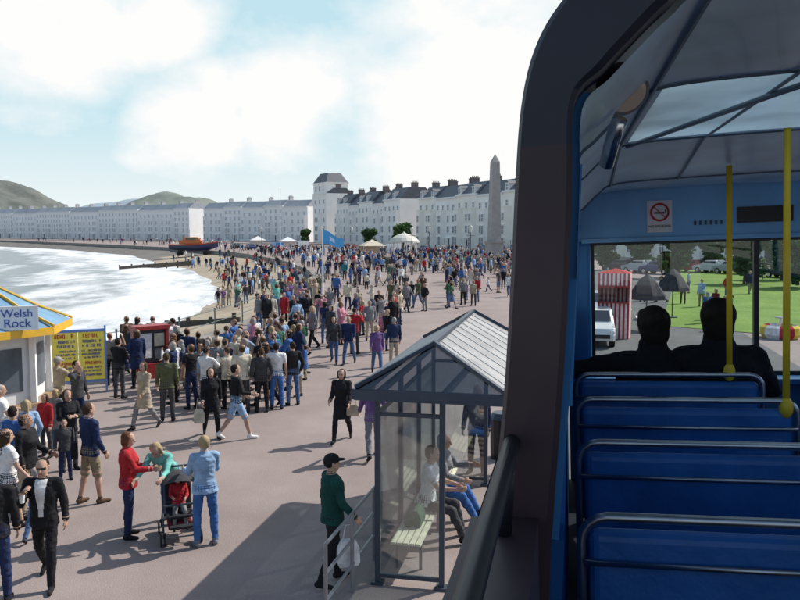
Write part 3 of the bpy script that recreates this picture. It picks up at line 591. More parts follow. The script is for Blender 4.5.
# ------------------------------------------------------------------ vehicles
CARG=M('car_glass',(.03,.04,.05),.08,.1,2,spec=.8); LAMP=M('headlamp',(.8,.8,.78),.1); TAIL=M('tail_lamp',(.4,.02,.02),.3)
def carpaint(n,c): return M('paint_'+n,c,.28,.04,2,coat=.6)
def make_vehicle(van):
    root=empty('van' if van else 'car'); m=MB()
    if van: prof=[(-2.4,.35),(2.25,.35),(2.4,.6),(2.35,1.05),(1.65,1.25),(1.0,2.0),(.6,2.1),(-2.3,2.1),(-2.42,1.2)]
    else: prof=[(-2.05,.3),(2.0,.3),(2.1,.55),(2.0,.82),(1.05,.95),(.35,1.42),(-.9,1.46),(-1.75,1.0),(-2.1,.9)]
    W=.95 if van else .86
    rings=[]
    for x,s in((-W,.94),(-W+.08,1),(W-.08,1),(W,.94)):
        rings.append([(x*(1-.10*max(0,(z-.9))),y*s,.3+(z-.3)*(s if z>1 else 1)) for y,z in prof])
    m.loft(rings); m.build('body',carpaint('white',(.75,.75,.75)),root,bevel=.03)
    g=MB()
    if van:
        g.add([(-.8,1.62,1.30),(.8,1.62,1.30),(.72,1.03,1.97),(-.72,1.03,1.97)],[(0,1,2,3)])
        g.v=[(x,y+.035,z+.03) for x,y,z in g.v]
        for s in(-1,1): g.box((s*.905,.9,1.5),(.02,.9,.5))
    else:
        g.add([(-.72,1.0,.99),(.72,1.0,.99),(.64,.42,1.38),(-.64,.42,1.38)],[(0,1,2,3)]); g.add([(-.7,-1.72,1.04),(.7,-1.72,1.04),(.62,-1.0,1.42),(-.62,-1.0,1.42)],[(0,1,2,3)])
        g.v=[(x,y*1.02,z+.03) for x,y,z in g.v]
        for s in(-1,1): g.box((s*.825,-.2,1.17),(.03,1.5,.33))
    g.build('windows',CARG,root)
    for sx in(-1,1):
        for y in((1.45,-1.5) if van else (1.3,-1.3)):
            w=MB(); w.cyl((sx*(W-.2),y,.32),(sx*(W+.01),y,.32),.32,None,16,0); w.cyl((sx*(W),y,.32),(sx*(W+.02),y,.32),.19,None,12,1); w.build('wheel',[RUBBER,CHROME],root)
        h=MB(); y=2.37 if van else 2.02; h.ball((sx*.68,y,.82 if van else .68),(.17,.08,.1)); h.build('headlight',LAMP,root)
        h=MB(); h.ball((sx*.7,-2.38 if van else -2.02,.95 if van else .8),(.12,.06,.13)); h.build('tail_light',TAIL,root)
    h=MB(); h.box((0,(2.4 if van else 2.07),.5),(1.3,.06,.16)); h.build('grille',BLACK,root)
    return root
CP={'white':(.75,.75,.74),'silver':(.45,.46,.48),'dark blue':(.02,.04,.16),'red':(.4,.02,.02),'black':(.02,.02,.022),'blue':(.04,.18,.45)}
car0=make_vehicle(False); van0=make_vehicle(True); uc=set()
def vehicle(u,v,rz,col,van,label,group=None):
    p=van0 if van else car0; o=p if p.name not in uc else copy_tree(p); uc.add(p.name)
    o.location=G(u,v); o.location.z=.012; o.rotation_euler=(0,0,rz); tag(o,label,'van' if van else 'car',group)
    for ch in o.children:
        if ch.name.startswith('body'): ch.material_slots[0].link='OBJECT'; ch.material_slots[0].material=carpaint(col,CP[col])
vehicle(592,342,-A+PI,'white',False,'white car facing the bus beside the striped booth')
vehicle(588,318,-A+PI,'silver',False,'silver car parked behind the white car at the kerb')
for u,v,c,l in [(622,272,'black','black car parked furthest left in the windscreen view'),(640,273,'silver','silver car parked second from left in the windscreen view'),(658,274,'dark blue','dark blue car parked under the windscreen trees'),(692,272,'red','red car parked right of the windscreen trees'),(712,273,'white','white car parked at the right of the windscreen row'),(732,274,'silver','silver car beside the windscreen centre bar'),(785,278,'black','black car parked right of the windscreen bar')]:
    vehicle(u,v,rad(35),c,False,l,'cars parked across the road ahead')
for u,v,c,va,l in [(443,254,'silver',False,'silver car just left of the obelisk'),(425,252,'dark blue',False,'dark blue car left of the silver car near the obelisk'),(392,255,'white',True,'white van by the pavilion below the white hotels'),(350,249,'red',False,'red car on the seafront road right of the flag'),(276,252,'blue',True,'blue van behind the crowd near the tall white pole'),(250,250,'dark blue',False,'dark blue car right of the lifeboat'),(302,249,'white',True,'white van on the seafront road below the tower'),(236,249,'black',False,'black car nearest the lifeboat')]:
    vehicle(u,v,rad(30),c,va,l,'vehicles on the seafront road')
# ------------------------------------------------------------------ obelisk, poles, flag, lamps, pavilion
GRAN=M('granite',(.38,.355,.33),.8,.12,1.5,.2)
p=G(494,261); r=empty('obelisk',p,.3); tag(r,'tall grey granite war memorial obelisk on stepped base','obelisk')
m=MB(); m.box((0,0,.25),(4.4,4.4,.5)); m.box((0,0,.75),(3.4,3.4,.5)); m.box((0,0,1.9),(2.2,2.2,1.8)); m.box((0,0,2.95),(2.5,2.5,.3)); m.build('pedestal',GRAN,r)
m=MB(); q=[]
for z,w in((3.1,.82),(15.2,.56),(16.4,.03)): q.append([(-w,-w,z),(w,-w,z),(w,w,z),(-w,w,z)])
m.loft(q); m.build('shaft',GRAN,r)
def pole(u,v,h,label,flag=None):
    p=G(u,v); r=empty('flagpole',p); tag(r,label,'flagpole'); m=MB(); m.cyl((0,0,0),(0,0,h),.055,.035,8); m.ball((0,0,h+.03),.08); m.cyl((0,0,0),(0,0,.25),.16,.1,8); m.build('pole',WHITE,r)
    if flag:
        m=MB(); nx_,nz=22,10; vs=[];fs=[];mm_=[]
        for i in range(nx_):
            for j in range(nz):
                x=i/(nx_-1)*flag[0]; vs.append((x,.16*math.sin(x*4.2+.4*j/nz)*min(1,x*2),h-.1-j/(nz-1)*flag[1]*(1-.40*x/flag[0])-.42*x+.07*math.sin(x*5)))
        for i in range(nx_-1):
            for j in range(nz-1): fs.append((i*nz+j,(i+1)*nz+j,(i+1)*nz+j+1,i*nz+j+1)); mm_.append(1 if ((i-9)/2.6)**2+((j-4)/1.9)**2<1 else 0)
        m.add(vs,fs); m.m=mm_; m.build('flag',[M('flag_blue',(.10,.38,.72),.8,.1,3),M('flag_emblem',(.55,.70,.85),.8,.1,3)],r,smooth=True)
pole(323,304,4.9,'white pole flying a bright blue flag above the promenade crowd',(1.4,.9))
pole(281,254,13,'tall thin white flagpole before the tower hotel, left one'); pole(327,252,11,'thin white flagpole standing right behind the blue flag')
def lamp(u,v,h,label):
    p=G(u,v); r=empty('street_lamp',p); tag(r,label,'street lamp','black street lamps along the promenade'); m=MB(); m.cyl((0,0,0),(0,0,.8),.11,.09,10); m.cyl((0,0,.8),(0,0,h),.055,.04,8); m.bar((-.35,0,h-.3),(.35,0,h-.3),.04,.04); m.build('post',BLACK,r)
    m=MB(); m.loft([[(.12*math.cos(a)*s,.12*math.sin(a)*s,z) for a in [k*PI/3 for k in range(6)]] for z,s in((h,.8),(h+.4,1.5),(h+.45,1.7),(h+.65,.3))]); m.build('lantern',[M('lantern_glass',(.6,.6,.55),.2)],r)
for u,v,h,l in[(470,285,4.6,'black street lamp beside the obelisk, nearest of the lamps'),(429,268,4.6,'black street lamp before the cream terrace'),(352,262,4.6,'black street lamp right of the blue flag'),(262,258,4.6,'black street lamp near the beach railing'),(412,275,4.5,'black street lamp in the crowd below the round tree')]: lamp(u,v,h,l)
p=G(404,257); r=empty('pavilion',p,.2); tag(r,'small white domed pavilion on slim posts among the far crowd','pavilion')
for k in range(8): m=MB(); a=k*PI/4; m.cyl((2.3*math.cos(a),2.3*math.sin(a),0),(2.3*math.cos(a),2.3*math.sin(a),2.6),.09,None,8); m.build('post',WHITE,r)
m=MB(); m.loft([[(q*math.cos(k*PI/8),q*math.sin(k*PI/8),z) for k in range(16)] for q,z in((2.8,2.6),(2.75,2.85),(2.2,3.4),(1.3,3.9),(.4,4.2),(.05,4.5))]); m.build('dome_roof',M('pavilion_roof',(.62,.60,.52),.6),r,smooth=False)
for i,(u,v,c,l) in enumerate([(258,248,'white','white pitched tent nearest the lifeboat'),(288,250,'white','white pitched tent right of the blue van'),(372,258,'cream','cream pitched tent before the white hotels')]):
    r=empty('tent',G(u,v),.3); tag(r,l,'tent'); m=MB(); m.add([(-2,-2,2.1),(2,-2,2.1),(2,2,2.1),(-2,2,2.1),(0,0,3.2)],[(0,1,4),(1,2,4),(2,3,4),(3,0,4)]); m.build('canopy',cm(c),r); m=MB(); m.box((0,2,1.1),(4,.03,2.0)); m.build('back_sheet',cm(c),r)
    for sx in(-1,1):
        for sy in(-1,1): m=MB(); m.cyl((sx*1.95,sy*1.95,0),(sx*1.95,sy*1.95,2.12),.04); m.build('leg',CHROME,r)
def groyne(a,b,label,h=1.2):
    a=V(a);b=V(b); d=(b-a); L=d.length; r=empty('groyne',a,math.atan2(d.y,d.x)); tag(r,label,'groyne'); W=M('wet_timber',(.06,.05,.04),.7,.25,2,.4)
    dz=(b.z-a.z); m=MB(); m.bar((0,0,-.15),(L,0,dz-.15),.12,.85); m.build('planking',W,r); n=int(L/2.2)
    for i in range(n+1): m=MB(); m.cyl((i*2.2,.16,-2.2),(i*2.2,.16,h-.75+random.uniform(-.1,.15)+dz*i/n),.15,None,8); m.build('pile',W,r)
groyne(G(120,268,-1.9),G(192,262,-1.2),'dark timber groyne running into the surf below the lifeboat'); groyne(G(165,326,-2.1),G(240,321,-1.3),'dark timber groyne at the near end of the beach')
# lifeboat on carriage
bp_=V((-48,186,zb(-48,186))); r=empty('lifeboat',bp_,rad(8)); tag(r,'orange and navy lifeboat on the beach with high wheelhouse','lifeboat'); r.scale=(.92,.92,.92)
def hullring(x,w,z0,z1): return [(x,-w,z1),(x,-w*.92,(z0+z1)*.5),(x,-w*.35,z0+.1),(x,0,z0),(x,w*.35,z0+.1),(x,w*.92,(z0+z1)*.5),(x,w,z1)]
m=MB(); m.loft([hullring(-5.8,1.7,1.5,2.9),hullring(-3,1.95,1.25,2.85),hullring(1,2.0,1.2,2.95),hullring(4,1.4,1.4,3.25),hullring(6.2,.12,2.2,3.6)]); m.build('hull',M('lifeboat_navy',(.04,.05,.12),.4),r,smooth=False)
m=MB(); m.loft([[(x,-w-.03,z-.28),(x,-w-.04,z+.02),(x,w+.04,z+.02),(x,w+.03,z-.28)] for x,w,z in((-5.8,1.7,2.9),(-3,1.95,2.85),(1,2.0,2.95),(4,1.4,3.25),(6.15,.14,3.6))]); m.build('gunwale_band',M('lifeboat_red',(.38,.06,.03),.45),r)
m=MB(); m.box((-.5,0,3.35),(5.6,2.7,.8)); m.loft([[(-2.6,-1.2,3.75),(2.2,-1.2,3.75),(2.2,1.2,3.75),(-2.6,1.2,3.75)],[(-2.1,-1.0,4.7),(1.2,-1.0,4.7),(1.2,1.0,4.7),(-2.1,1.0,4.7)]]); ow=m.build('wheelhouse',M('lifeboat_orange',(.55,.16,.05),.45),r,bevel=.08)
m=MB(); m.box((1.78,0,4.25),(.06,1.6,.5)); m.box((-.4,-1.12,4.25),(2.4,.06,.45)); m.box((-.4,1.12,4.25),(2.4,.06,.45)); m.build('windows',CARG,ow)
m=MB(); m.cyl((-.8,0,4.7),(-.8,0,6.6),.06); m.cyl((-.8,-.7,5.6),(-.8,.7,5.6),.04); m.build('mast',CHROME,r)
r2=empty('boat_carriage',bp_,rad(8)); tag(r2,'wheeled carriage under the orange lifeboat','carriage'); m=MB()
for s in(-1,1): m.bar((-5,s*1.2,.95),(5,s*1.2,1.0),.2,.3)
m.bar((-3,-1.4,.8),(-3,1.4,.8),.2,.2); m.bar((3,-1.4,.8),(3,1.4,.8),.2,.2); m.build('chassis',DGREY,r2)
for s in(-1,1):
    for x in(-3,3): m=MB(); m.cyl((x,s*1.5,.62),(x,s*1.85,.62),.62,None,16); m.build('wheel',RUBBER,r2)
# sea railing
r=empty('sea_railing',(Xp(25),25,0)); tag(r,'slim metal railing along the near sea wall edge','railing'); RM=M('railing_green',(.12,.15,.15),.5)
pts=[V((Xp(y)-Xp(25)+.2,y-25,0)) for y in np.arange(25,72,2.0)]
for z in(.55,1.1): m=MB(); m.tube([q+V((0,0,z)) for q in pts],.018,6); m.build('rail',RM,r)
for q in pts[::2]: m=MB(); m.cyl(q,q+V((0,0,1.15)),.035,None,8); m.ball(q+V((0,0,1.16)),.055,8,5); m.build('post',RM,r)

# ------------------------------------------------------------------ rock kiosk, yellow board, red case
YEL=M('kiosk_yellow',(.72,.42,.04),.5); KBLUE=M('kiosk_blue',(.16,.30,.44),.5,.15,3); SIGNB=M('sign_paleblue',(.74,.84,.90),.5,.05)
kc=G(-30,445); kc.z=0; r=empty('kiosk',kc,rad(10)); tag(r,'octagonal seaside rock kiosk with blue roof, yellow eaves and name sign','kiosk')
def oct_(rr,z,ph=PI/8): return [(rr*math.cos(k*PI/4+ph),rr*math.sin(k*PI/4+ph),z) for k in range(8)]
m=MB(); m.loft([oct_(1.75,0),oct_(1.75,1.0)]); m.build('base_wall',WHITE,r)
for k in range(8): m=MB(); a=k*PI/4+PI/8; m.bar((1.7*math.cos(a),1.7*math.sin(a),1.0),(1.7*math.cos(a),1.7*math.sin(a),2.55),.12,.12); m.build('corner_post',WHITE,r)
m=MB(); m.loft([oct_(1.9,1.0),oct_(1.9,1.06)]); m.build('counter',M('counter_wood',(.3,.2,.12),.5),r)
m=MB(); m.loft([oct_(1.62,1.061),oct_(1.62,2.5)]); m.build('front_panels',M('kiosk_pale_paint',(.72,.74,.74),.5,.05,2),r)
for k in range(8):
    a=k*PI/4; m=MB(); Rk=Matrix.Rotation(a+PI/2,3,'Z'); c=V((1.51*math.cos(a),1.51*math.sin(a),1.8)); m.box(c,(.86,.03,.95),0,Rk); m.build('window',M('kiosk_window',(.10,.12,.14),.15,.3,2),r)
m=MB(); m.loft([oct_(2.25,2.56),oct_(2.25,2.72)]); m.build('eaves',YEL,r)
m=MB(); m.loft([oct_(2.2,2.722),oct_(1.5,3.05),oct_(.25,3.75),oct_(.05,4.0)]); ro=m.build('roof',KBLUE,r)
for k in range(8):
    m=MB(); a=k*PI/4+PI/8; q=[V((R_*math.cos(a),R_*math.sin(a),z+.02)) for R_,z in((2.25,2.73),(1.5,3.06),(.25,3.76))]
    m.tube(q,.032,6); m.build('roof_rib',YEL,ro)
Ri=Matrix.Rotation(-rad(10),3,'Z'); lp0=Ri@V((-7.92-kc.x,16.45-kc.y,0))
sgn=MB(); sgn.box((0,0,0),(.74,.05,.44),0); sgn.box((0,.0,.235),(.80,.07,.035),1); sgn.box((0,0,-.235),(.80,.07,.035),1); sgn.box((.385,0,0),(.035,.07,.435),1); sgn.box((-.385,0,0),(.035,.07,.435),1)
so=sgn.build('sign_board',[SIGNB,WHITE],r); so.location=(lp0.x,lp0.y,2.98); so.rotation_euler=(0,0,rad(14))
for t,z,s in(('Welsh',.098,.23),('Rock',-.105,.25)):
    q=part('lettering',text_mesh(t,s,M('sign_navy',(.03,.09,.40),.5)),so,(0,-.032,z)); q.rotation_euler=(PI/2,0,0)
a=G(53,396);b=G(106,392); mid=(a+b)/2; r=empty('notice_board',mid,math.atan2(b.y-a.y,b.x-a.x)); tag(r,'large yellow notice board with lines of blue and red print beside the kiosk','notice board')
L=(b-a).length; BY=M('board_yellow',(.98,.80,.12),.5,.04); BF=M('board_frame',(.16,.28,.60),.5)
rg=random.Random(4); LB=M('board_blue',(.06,.10,.38),.5); LY=M('board_red',(.50,.05,.04),.5)
def glyph_row(m,xa,xb,z,hh):
    x=xa+rg.random()*.05
    while x<xb-hh*.4:
        w=hh*.5
        if rg.random()<.82:
            m.box((x,-.046,z),(hh*.17,.010,hh))
            for f in rg.sample([-.42,0,.42],rg.choice([1,2,2])): m.box((x+w*.4,-.0465,z+hh*f),(w*.65,.009,hh*.17))
            if rg.random()<.65: m.box((x+w*.75,-.046,z+hh*rg.choice([0,.2,-.2])*.5),(hh*.16,.0105,hh*rg.choice([.6,1,1])))
        x+=w*1.35
for sgnx in(-1,1):
    cx=sgnx*L/4; m=MB(); m.box((cx,0,1.12),(L/2-.012,.08,1.42)); pn=m.build('panel',BY,r)
    m=MB(); glyph_row(m,cx-L/4+.09,cx+L/4-.08,1.72,.11); glyph_row(m,cx-L/4+.09,cx+L/4-.08,.92,.085); m.build('lettering',LY,pn)
    m=MB()
    for z,hh in((1.56,.085),(1.43,.085),(1.28,.055),(1.18,.055),(1.08,.055),(.78,.05),(.68,.05),(.56,.06)): glyph_row(m,cx-L/4+.09,cx+L/4-.08,z,hh)
    m.build('lettering',LB,pn)
m=MB()
for s in(-1,1): m.box((s*(L/2+.025),0,1.0),(.05,.12,2.0))
m.box((0,0,1.87),(L+.1,.125,.07)); m.box((0,0,.37),(L+.0,.12,.06)); m.build('frame',BF,r)
a=G(136,380);b=G(168,376); mid=(a+b)/2; r=empty('display_case',mid,math.atan2(b.y-a.y,b.x-a.x)); tag(r,'red framed glass display case with posters on the sea edge','display case'); L=(b-a).length; RED=M('case_red',(.30,.03,.03),.4)
m=MB(); m.box((0,.1,.25),(L,.5,.5))
for s in(-1,1): m.box((s*(L/2-.05),.1,1.05),(.1,.5,1.1))
m.box((0,.1,1.66),(L+.06,.56,.14)); m.build('frame',RED,r,bevel=.01); m=MB(); m.box((0,.12,1.05),(L-.22,.34,1.06)); m.build('interior',M('case_dark',(.05,.05,.06),.4),r)
for i,(x,z,w,h_,c) in enumerate(((-.22,1.08,.42,.80,'white'),(.25,1.25,.34,.42,'cream'),(.25,.78,.34,.34,'grey'))): m=MB(); m.box((x*L/1.1,-.065,z),(w,.012,h_)); m.build('poster',cm(c),r)
# ------------------------------------------------------------------ shelter
SM=M('shelter_blue_grey',(.045,.06,.085),.4,.1,4); s0=G(378,583); sh=empty('bus_shelter',s0,-A); tag(sh,'glass and steel promenade shelter with hipped roof beside the bus','shelter')
def post(x,y,h=2.62):
    m=MB(); m.box((x,y,h/2),(.07,.07,h)); m.box((x,y,.02),(.16,.16,.04)); m.build('post',SM,sh)
LEN=4.5
for x,y in((0,0),(.88,0),(0,1.5),(0,3.0),(0,LEN),(1.0,LEN)): post(x,y)
def pane(x0,y0,x1,y1,z0,z1,name='glass_panel'):
    m=MB(); m.bar((x0,y0,(z0+z1)/2),(x1,y1,(z0+z1)/2),.012,z1-z0); g=m.build(name,GLASS,sh)
    for z in(z0,z1): f=MB(); f.bar((x0,y0,z),(x1,y1,z),.05,.05); f.build('rail',SM,g)
pane(.04,0,.84,0,.12,2.35); pane(0,.04,0,1.46,.12,2.35); pane(0,1.54,0,2.96,.12,2.35); pane(0,3.04,0,LEN-.04,.12,2.35); pane(.04,LEN,.96,LEN,.12,2.35)
x0,x1,y0,y1,ez,rz_=-.24,1.72,-.28,LEN+.25,2.66,3.28; xr=(x0+x1)/2; ya,yb=y0+.45,y1-.2
m=MB()
for p,q in(((x0,y0),(x1,y0)),((x1,y0),(x1,y1)),((x1,y1),(x0,y1)),((x0,y1),(x0,y0))): m.bar((*p,ez),(*q,ez),.08,.14)
m.bar((0,0,2.62),(0,LEN,2.62),.07,.08); m.bar((.88,-.02,2.62),(1.0,LEN,2.62),.07,.08); m.build('eaves_beam',SM,sh)
RT=M('shelter_roof_sheet',(.15,.175,.20),.5,.12,2)
m=MB(); m.add([(x0,y0,ez+.07),(x1,y0,ez+.07),(xr,ya,rz_)],[(0,1,2)]); m.build('roof_gable',GLASS_GABLE,sh)
m=MB(); m.add([(x0,y0,ez+.07),(xr,ya,rz_),(xr,yb,rz_),(x0,y1,ez+.07)],[(0,1,2,3)]); m.build('roof_slope',RT,sh)
m=MB(); m.add([(x0,y1,ez+.07),(x1,y1,ez+.07),(xr,yb,rz_)],[(0,1,2)]); m.add([(x1,y0,ez+.07),(xr,ya,rz_),(xr,yb,rz_),(x1,y1,ez+.07)],[(0,1,2,3)]); m.build('roof_glazing',GLASS_ROOF,sh)
m=MB(); e=V((0,0,.03))
for P_,Q in(((x0,y0,ez+.07),(xr,ya,rz_)),((x1,y0,ez+.07),(xr,ya,rz_)),((xr,ya,rz_),(xr,yb,rz_)),((x0,y1,ez+.07),(xr,yb,rz_)),((x1,y1,ez+.07),(xr,yb,rz_))): m.bar(V(P_)+e,V(Q)+e,.06,.05)
m.build('roof_ridge',SM,sh)
GBM=M('glazing_bar',(.34,.38,.41),.45)
for k in range(1,10):
    t=k/10; m=MB(); m.bar(V((x1,y0+(y1-y0)*t,ez+.072)),V((xr,ya+(yb-ya)*t,rz_+.002)),.016,.014); m.build('glazing_bar',GBM,sh)
SLW=M('bench_slat',(.66,.64,.48),.6,.15,6)
bn=empty('bench',s0+ (Matrix.Rotation(-A,3,'Z')@V((.30,.3,0))),-A); tag(bn,'pale slatted bench inside the glass shelter','bench')
m=MB()
for k in range(5): m.box((-.16+k*.09,2.0,.45),(.07,4.0,.035))
m.build('seat',SLW,bn)
for y in(.25,1.75,3.4):
    for x in(-.15,.19): m=MB(); m.box((x,y,.215),(.04,.04,.43)); m.build('leg',SM,bn)
def SW(x,y,z=0): return s0+Matrix.Rotation(-A,3,'Z')@V((x,y,z))
def sitput(ms,x,y,cols,label,h=1.86): return put(ms,SW(x,y,0),-A-PI/2,h,cols,label)
sitput(SITM,.36,1.75,dict(top='white',bot='charcoal',hair='brown hair'),'seated person in white top and dark trousers on the shelter bench, nearer one')
sitput(SITW,.42,2.55,dict(top='grey',bot='blue',hair='grey hair'),'seated person in grey top and blue jeans on the shelter bench, farther one')
m=MB(); m.loft([[(x*s+.0,y*s2,z) for x,y in((-.12,-.2),(.12,-.2),(.12,.2),(-.12,.2))] for z,s,s2 in((0,1,1),(.12,1.05,1.05),(.24,.6,.9))])
m.tube([(0,-.12,.22),(0,-.08,.36),(0,.08,.36),(0,.12,.22)],.012,6); o=m.build('shoulder_bag',M('bag_green',(.03,.10,.05),.7,.6,25),smooth=False,bevel=.02); o.location=SW(.3,1.1,.47); o.rotation_euler=(0,0,-A); tag(o,'dark green bag on the shelter bench next to the seated person','bag')
o=put(VM[4][0],SW(1.55,5.4),rad(-30),1.66,dict(top='pink',bot='charcoal',hair='dark hair'),'person in pink top standing beyond the far end of the shelter')
o=put(VM[0][0],SW(.75,5.2),rad(160),1.74,dict(top='navy',bot='black',hair='dark hair'),'person in navy jacket just behind the far shelter glass')
r=empty('litter_bin',SW(1.15,6.4),0); tag(r,'dark litter bin beyond the far end of the shelter','bin'); m=MB(); m.cyl((0,0,0),(0,0,.85),.24,.26,14); m.build('drum',BLACK,r); m=MB(); m.cyl((0,0,.86),(0,0,.98),.29,.2,14); m.build('lid',DGREY,r)
a=G(326,632);b=G(374,560); d=(b-a).normalized(); r=empty('barrier_railing',a,math.atan2(d.y,d.x)); tag(r,'grey tubular barrier railing beside the shelter','railing'); L=(b-a).length
for z in(.38,.72,1.08): m=MB(); m.tube([(-.03,0,z),(L+.03,0,z)],.022,8); m.build('rail',RAILG,r)
for x in(0,L*.5,L): m=MB(); m.cyl((x,0,0),(x,0,1.08),.028,None,8); m.build('post',RAILG,r)
# ------------------------------------------------------------------ pushchair
p=G(180,537); pr=empty('pushchair',p,rad(200)); tag(pr,'black pushchair with a child in it among the three women','pushchair'); FB=M('pram_fabric',(.02,.02,.025),.8,.2,10)
m=MB()
for s in(-1,1):
    m.tube([(s*.26,.30,.12),(s*.25,.05,.42),(s*.24,-.30,.95),(s*.22,-.42,1.02)],.014,8); m.tube([(s*.26,-.28,.12),(s*.25,.0,.48),(s*.25,.18,.55)],.013,8)
m.tube([(-.22,-.42,1.02),(.22,-.42,1.02)],.018,8); m.tube([(-.26,.30,.12),(.26,.30,.12)],.012); m.tube([(-.26,-.28,.12),(.26,-.28,.12)],.012); m.tube([(-.25,.24,.60),(.25,.24,.60)],.018); m.build('frame',DGREY,pr)
m=MB(); m.box((0,.06,.40),(.40,.34,.05)); m.box((0,-.17,.64),(.40,.05,.52),0,Matrix.Rotation(rad(20),3,'X')); m.build('seat',FB,pr,bevel=.02)
m=MB(); rr=[]
for k in range(6):
    a=rad(20+k*24); rr.append([(x,-.2+ -.36*math.cos(a)*(1-.25*(x/.24)**2)+.1,.78+.26*math.sin(a)*(1-.35*(x/.24)**2)) for x in(-.24,-.12,0,.12,.24)])
vs=[q for w in rr for q in w]; m.add(vs,[(i*5+j,i*5+j+1,i*5+j+6,i*5+j+5) for i in range(5) for j in range(4)]); m.build('hood',cm('charcoal'),pr,smooth=True)
m=MB(); m.box((0,-.03,.24),(.36,.40,.14)); m.build('basket',cm('maroon'),pr,bevel=.03)
m=MB(); m.box((0,.36,.30),(.34,.12,.03)); m.build('footrest',FB,pr)
for sx in(-1,1):
    for y in(.30,-.28):
        for q in(-.03,.03): m=MB(); m.cyl((sx*.27+q-.012,y,.10),(sx*.27+q+.012,y,.10),.10,None,16); m.build('wheel',RUBBER,pr)
Mz=Matrix.Rotation(rad(200),3,'Z')
put(CHILD,p+Mz@V((0,-.06,.18)),rad(200),.92,dict(top='red',bot='grey',hair='brown hair'),'small child in red top sitting in the pushchair')
q=G(47,584); m=MB(); m.cyl((0,0,0),(0,0,.11),.03,.04,14,0); m.cyl((0,0,.11),(0,0,.12),.042,None,14,1); o=m.build('paper_cup',[cm('white'),cm('brown')]); o.location=(q.x-.09,q.y-.42,1.28); tag(o,'white paper cup in the hand of the man in black jacket','cup')
def bagm(name,mat,w,d,h,loc,rz,label,strap=.25):
    m=MB(); m.loft([[(x*w*s,y*d*s,z) for x,y in((-.5,-.5),(.5,-.5),(.5,.5),(-.5,.5))] for z,s in((0,.85),(h*.15,1.0),(h*.7,.95),(h,.6))]); m.tube([(-w*.25,0,h*.95),(-w*.12,0,h+strap),(w*.12,0,h+strap),(w*.25,0,h*.95)],.008,6); o=m.build(name,mat,bevel=.015); o.location=loc; o.rotation_euler=(0,0,rz); tag(o,label,'bag'); return o
q=G(333,584); bagm('carrier_bag',cm('white'),.30,.12,.36,(q.x+.22,q.y-.16,.33),rad(20),'white plastic carrier bag held by the man in the cap',.2)
q=G(342,441); bagm('handbag',cm('beige'),.30,.12,.24,(q.x+.26,q.y-.1,.62),.1,'tan handbag carried by the woman in the long black coat')
q=G(92,503); bagm('shoulder_bag',cm('black'),.12,.3,.28,(q.x-.28,q.y,.82),.4,'black shoulder bag at the hip of the man in khaki shorts',.3)
q=G(212,437); bagm('shopping_bag',cm('cream'),.26,.12,.32,(q.x-.27,q.y-.05,.35),.2,'cream shopping bag held by the woman in black')

# ------------------------------------------------------------------ things through the windscreen
r=empty('striped_booth',G(614,337),rad(-20)); tag(r,'tall narrow red and white striped puppet booth','booth'); m=MB(); n=15; W_=1.35
for face in range(4):
    Rm=Matrix.Rotation(face*PI/2,3,'Z')
    for k in range(n):
        xa=-W_/2+W_*k/n; xb=xa+W_/n
        for z0_,z1_ in (((0,2.9),) if face else ((0,1.65),(2.35,2.9))):
            m.add([Rm@V((xa,-W_/2,z0_)),Rm@V((xb,-W_/2,z0_)),Rm@V((xb,-W_/2,z1_)),Rm@V((xa,-W_/2,z1_))],[(0,1,2,3)],k%2)
m.build('striped_cloth',[M('booth_red',(.45,.04,.05),.8,.1),cm('white')],r)
m=MB(); m.box((0,-W_/2-.06,1.62),(W_,.25,.06),0); m.box((0,-W_/2-.02,2.32),(W_,.08,.08),0); m.build('stage_frame',[RED],r)
m=MB(); m.add([(-W_/2,-W_/2,2.9),(W_/2,-W_/2,2.9),(W_/2,W_/2,2.9),(-W_/2,W_/2,2.9),(0,0,3.1)],[(0,1,4),(1,2,4),(2,3,4),(3,0,4)]); m.build('roof_cloth',[cm('red')],r)
for i,(u,v,l) in enumerate([(646,330,'dark parasol over the pavement, left of two'),(672,318,'dark parasol over the pavement, right of two')]):
    r=empty('parasol',G(u,v)); tag(r,l,'parasol'); m=MB(); m.cyl((0,0,0),(0,0,2.5),.03); m.cyl((0,0,0),(0,0,.08),.3); m.build('pole',DGREY,r); m=MB(); m.loft([[(q*math.cos(k*PI/4),q*math.sin(k*PI/4),z) for k in range(8)] for q,z in((.95,1.5),(.9,1.7),(.4,2.4),(.05,2.7))]); m.build('canopy',cm('charcoal'),r)
r=empty('tub_ride',G(780,338),.3); tag(r,'small round yellow and white tub ride on the pavement ahead','ride'); m=MB(); n=16
prof=((.7,0),(.85,.2),(.82,.5),(.68,.6),(.6,.4),(.6,.15))
for k in range(n):
    for a_,b_ in zip(prof[:-1],prof[1:]):
        m.add([(q*math.cos(2*PI*(k+j)/n),q*math.sin(2*PI*(k+j)/n),z) for (q,z),j in((a_,0),(a_,1),(b_,1),(b_,0))],[(0,1,2,3)],(k//2)%3)
m.build('tub',[cm('yellow'),cm('white'),cm('red')],r); m=MB(); m.cyl((0,0,0),(0,0,.9),.05); m.cyl((0,0,.9),(0,0,.95),.25); m.build('steering_column',CHROME,r)
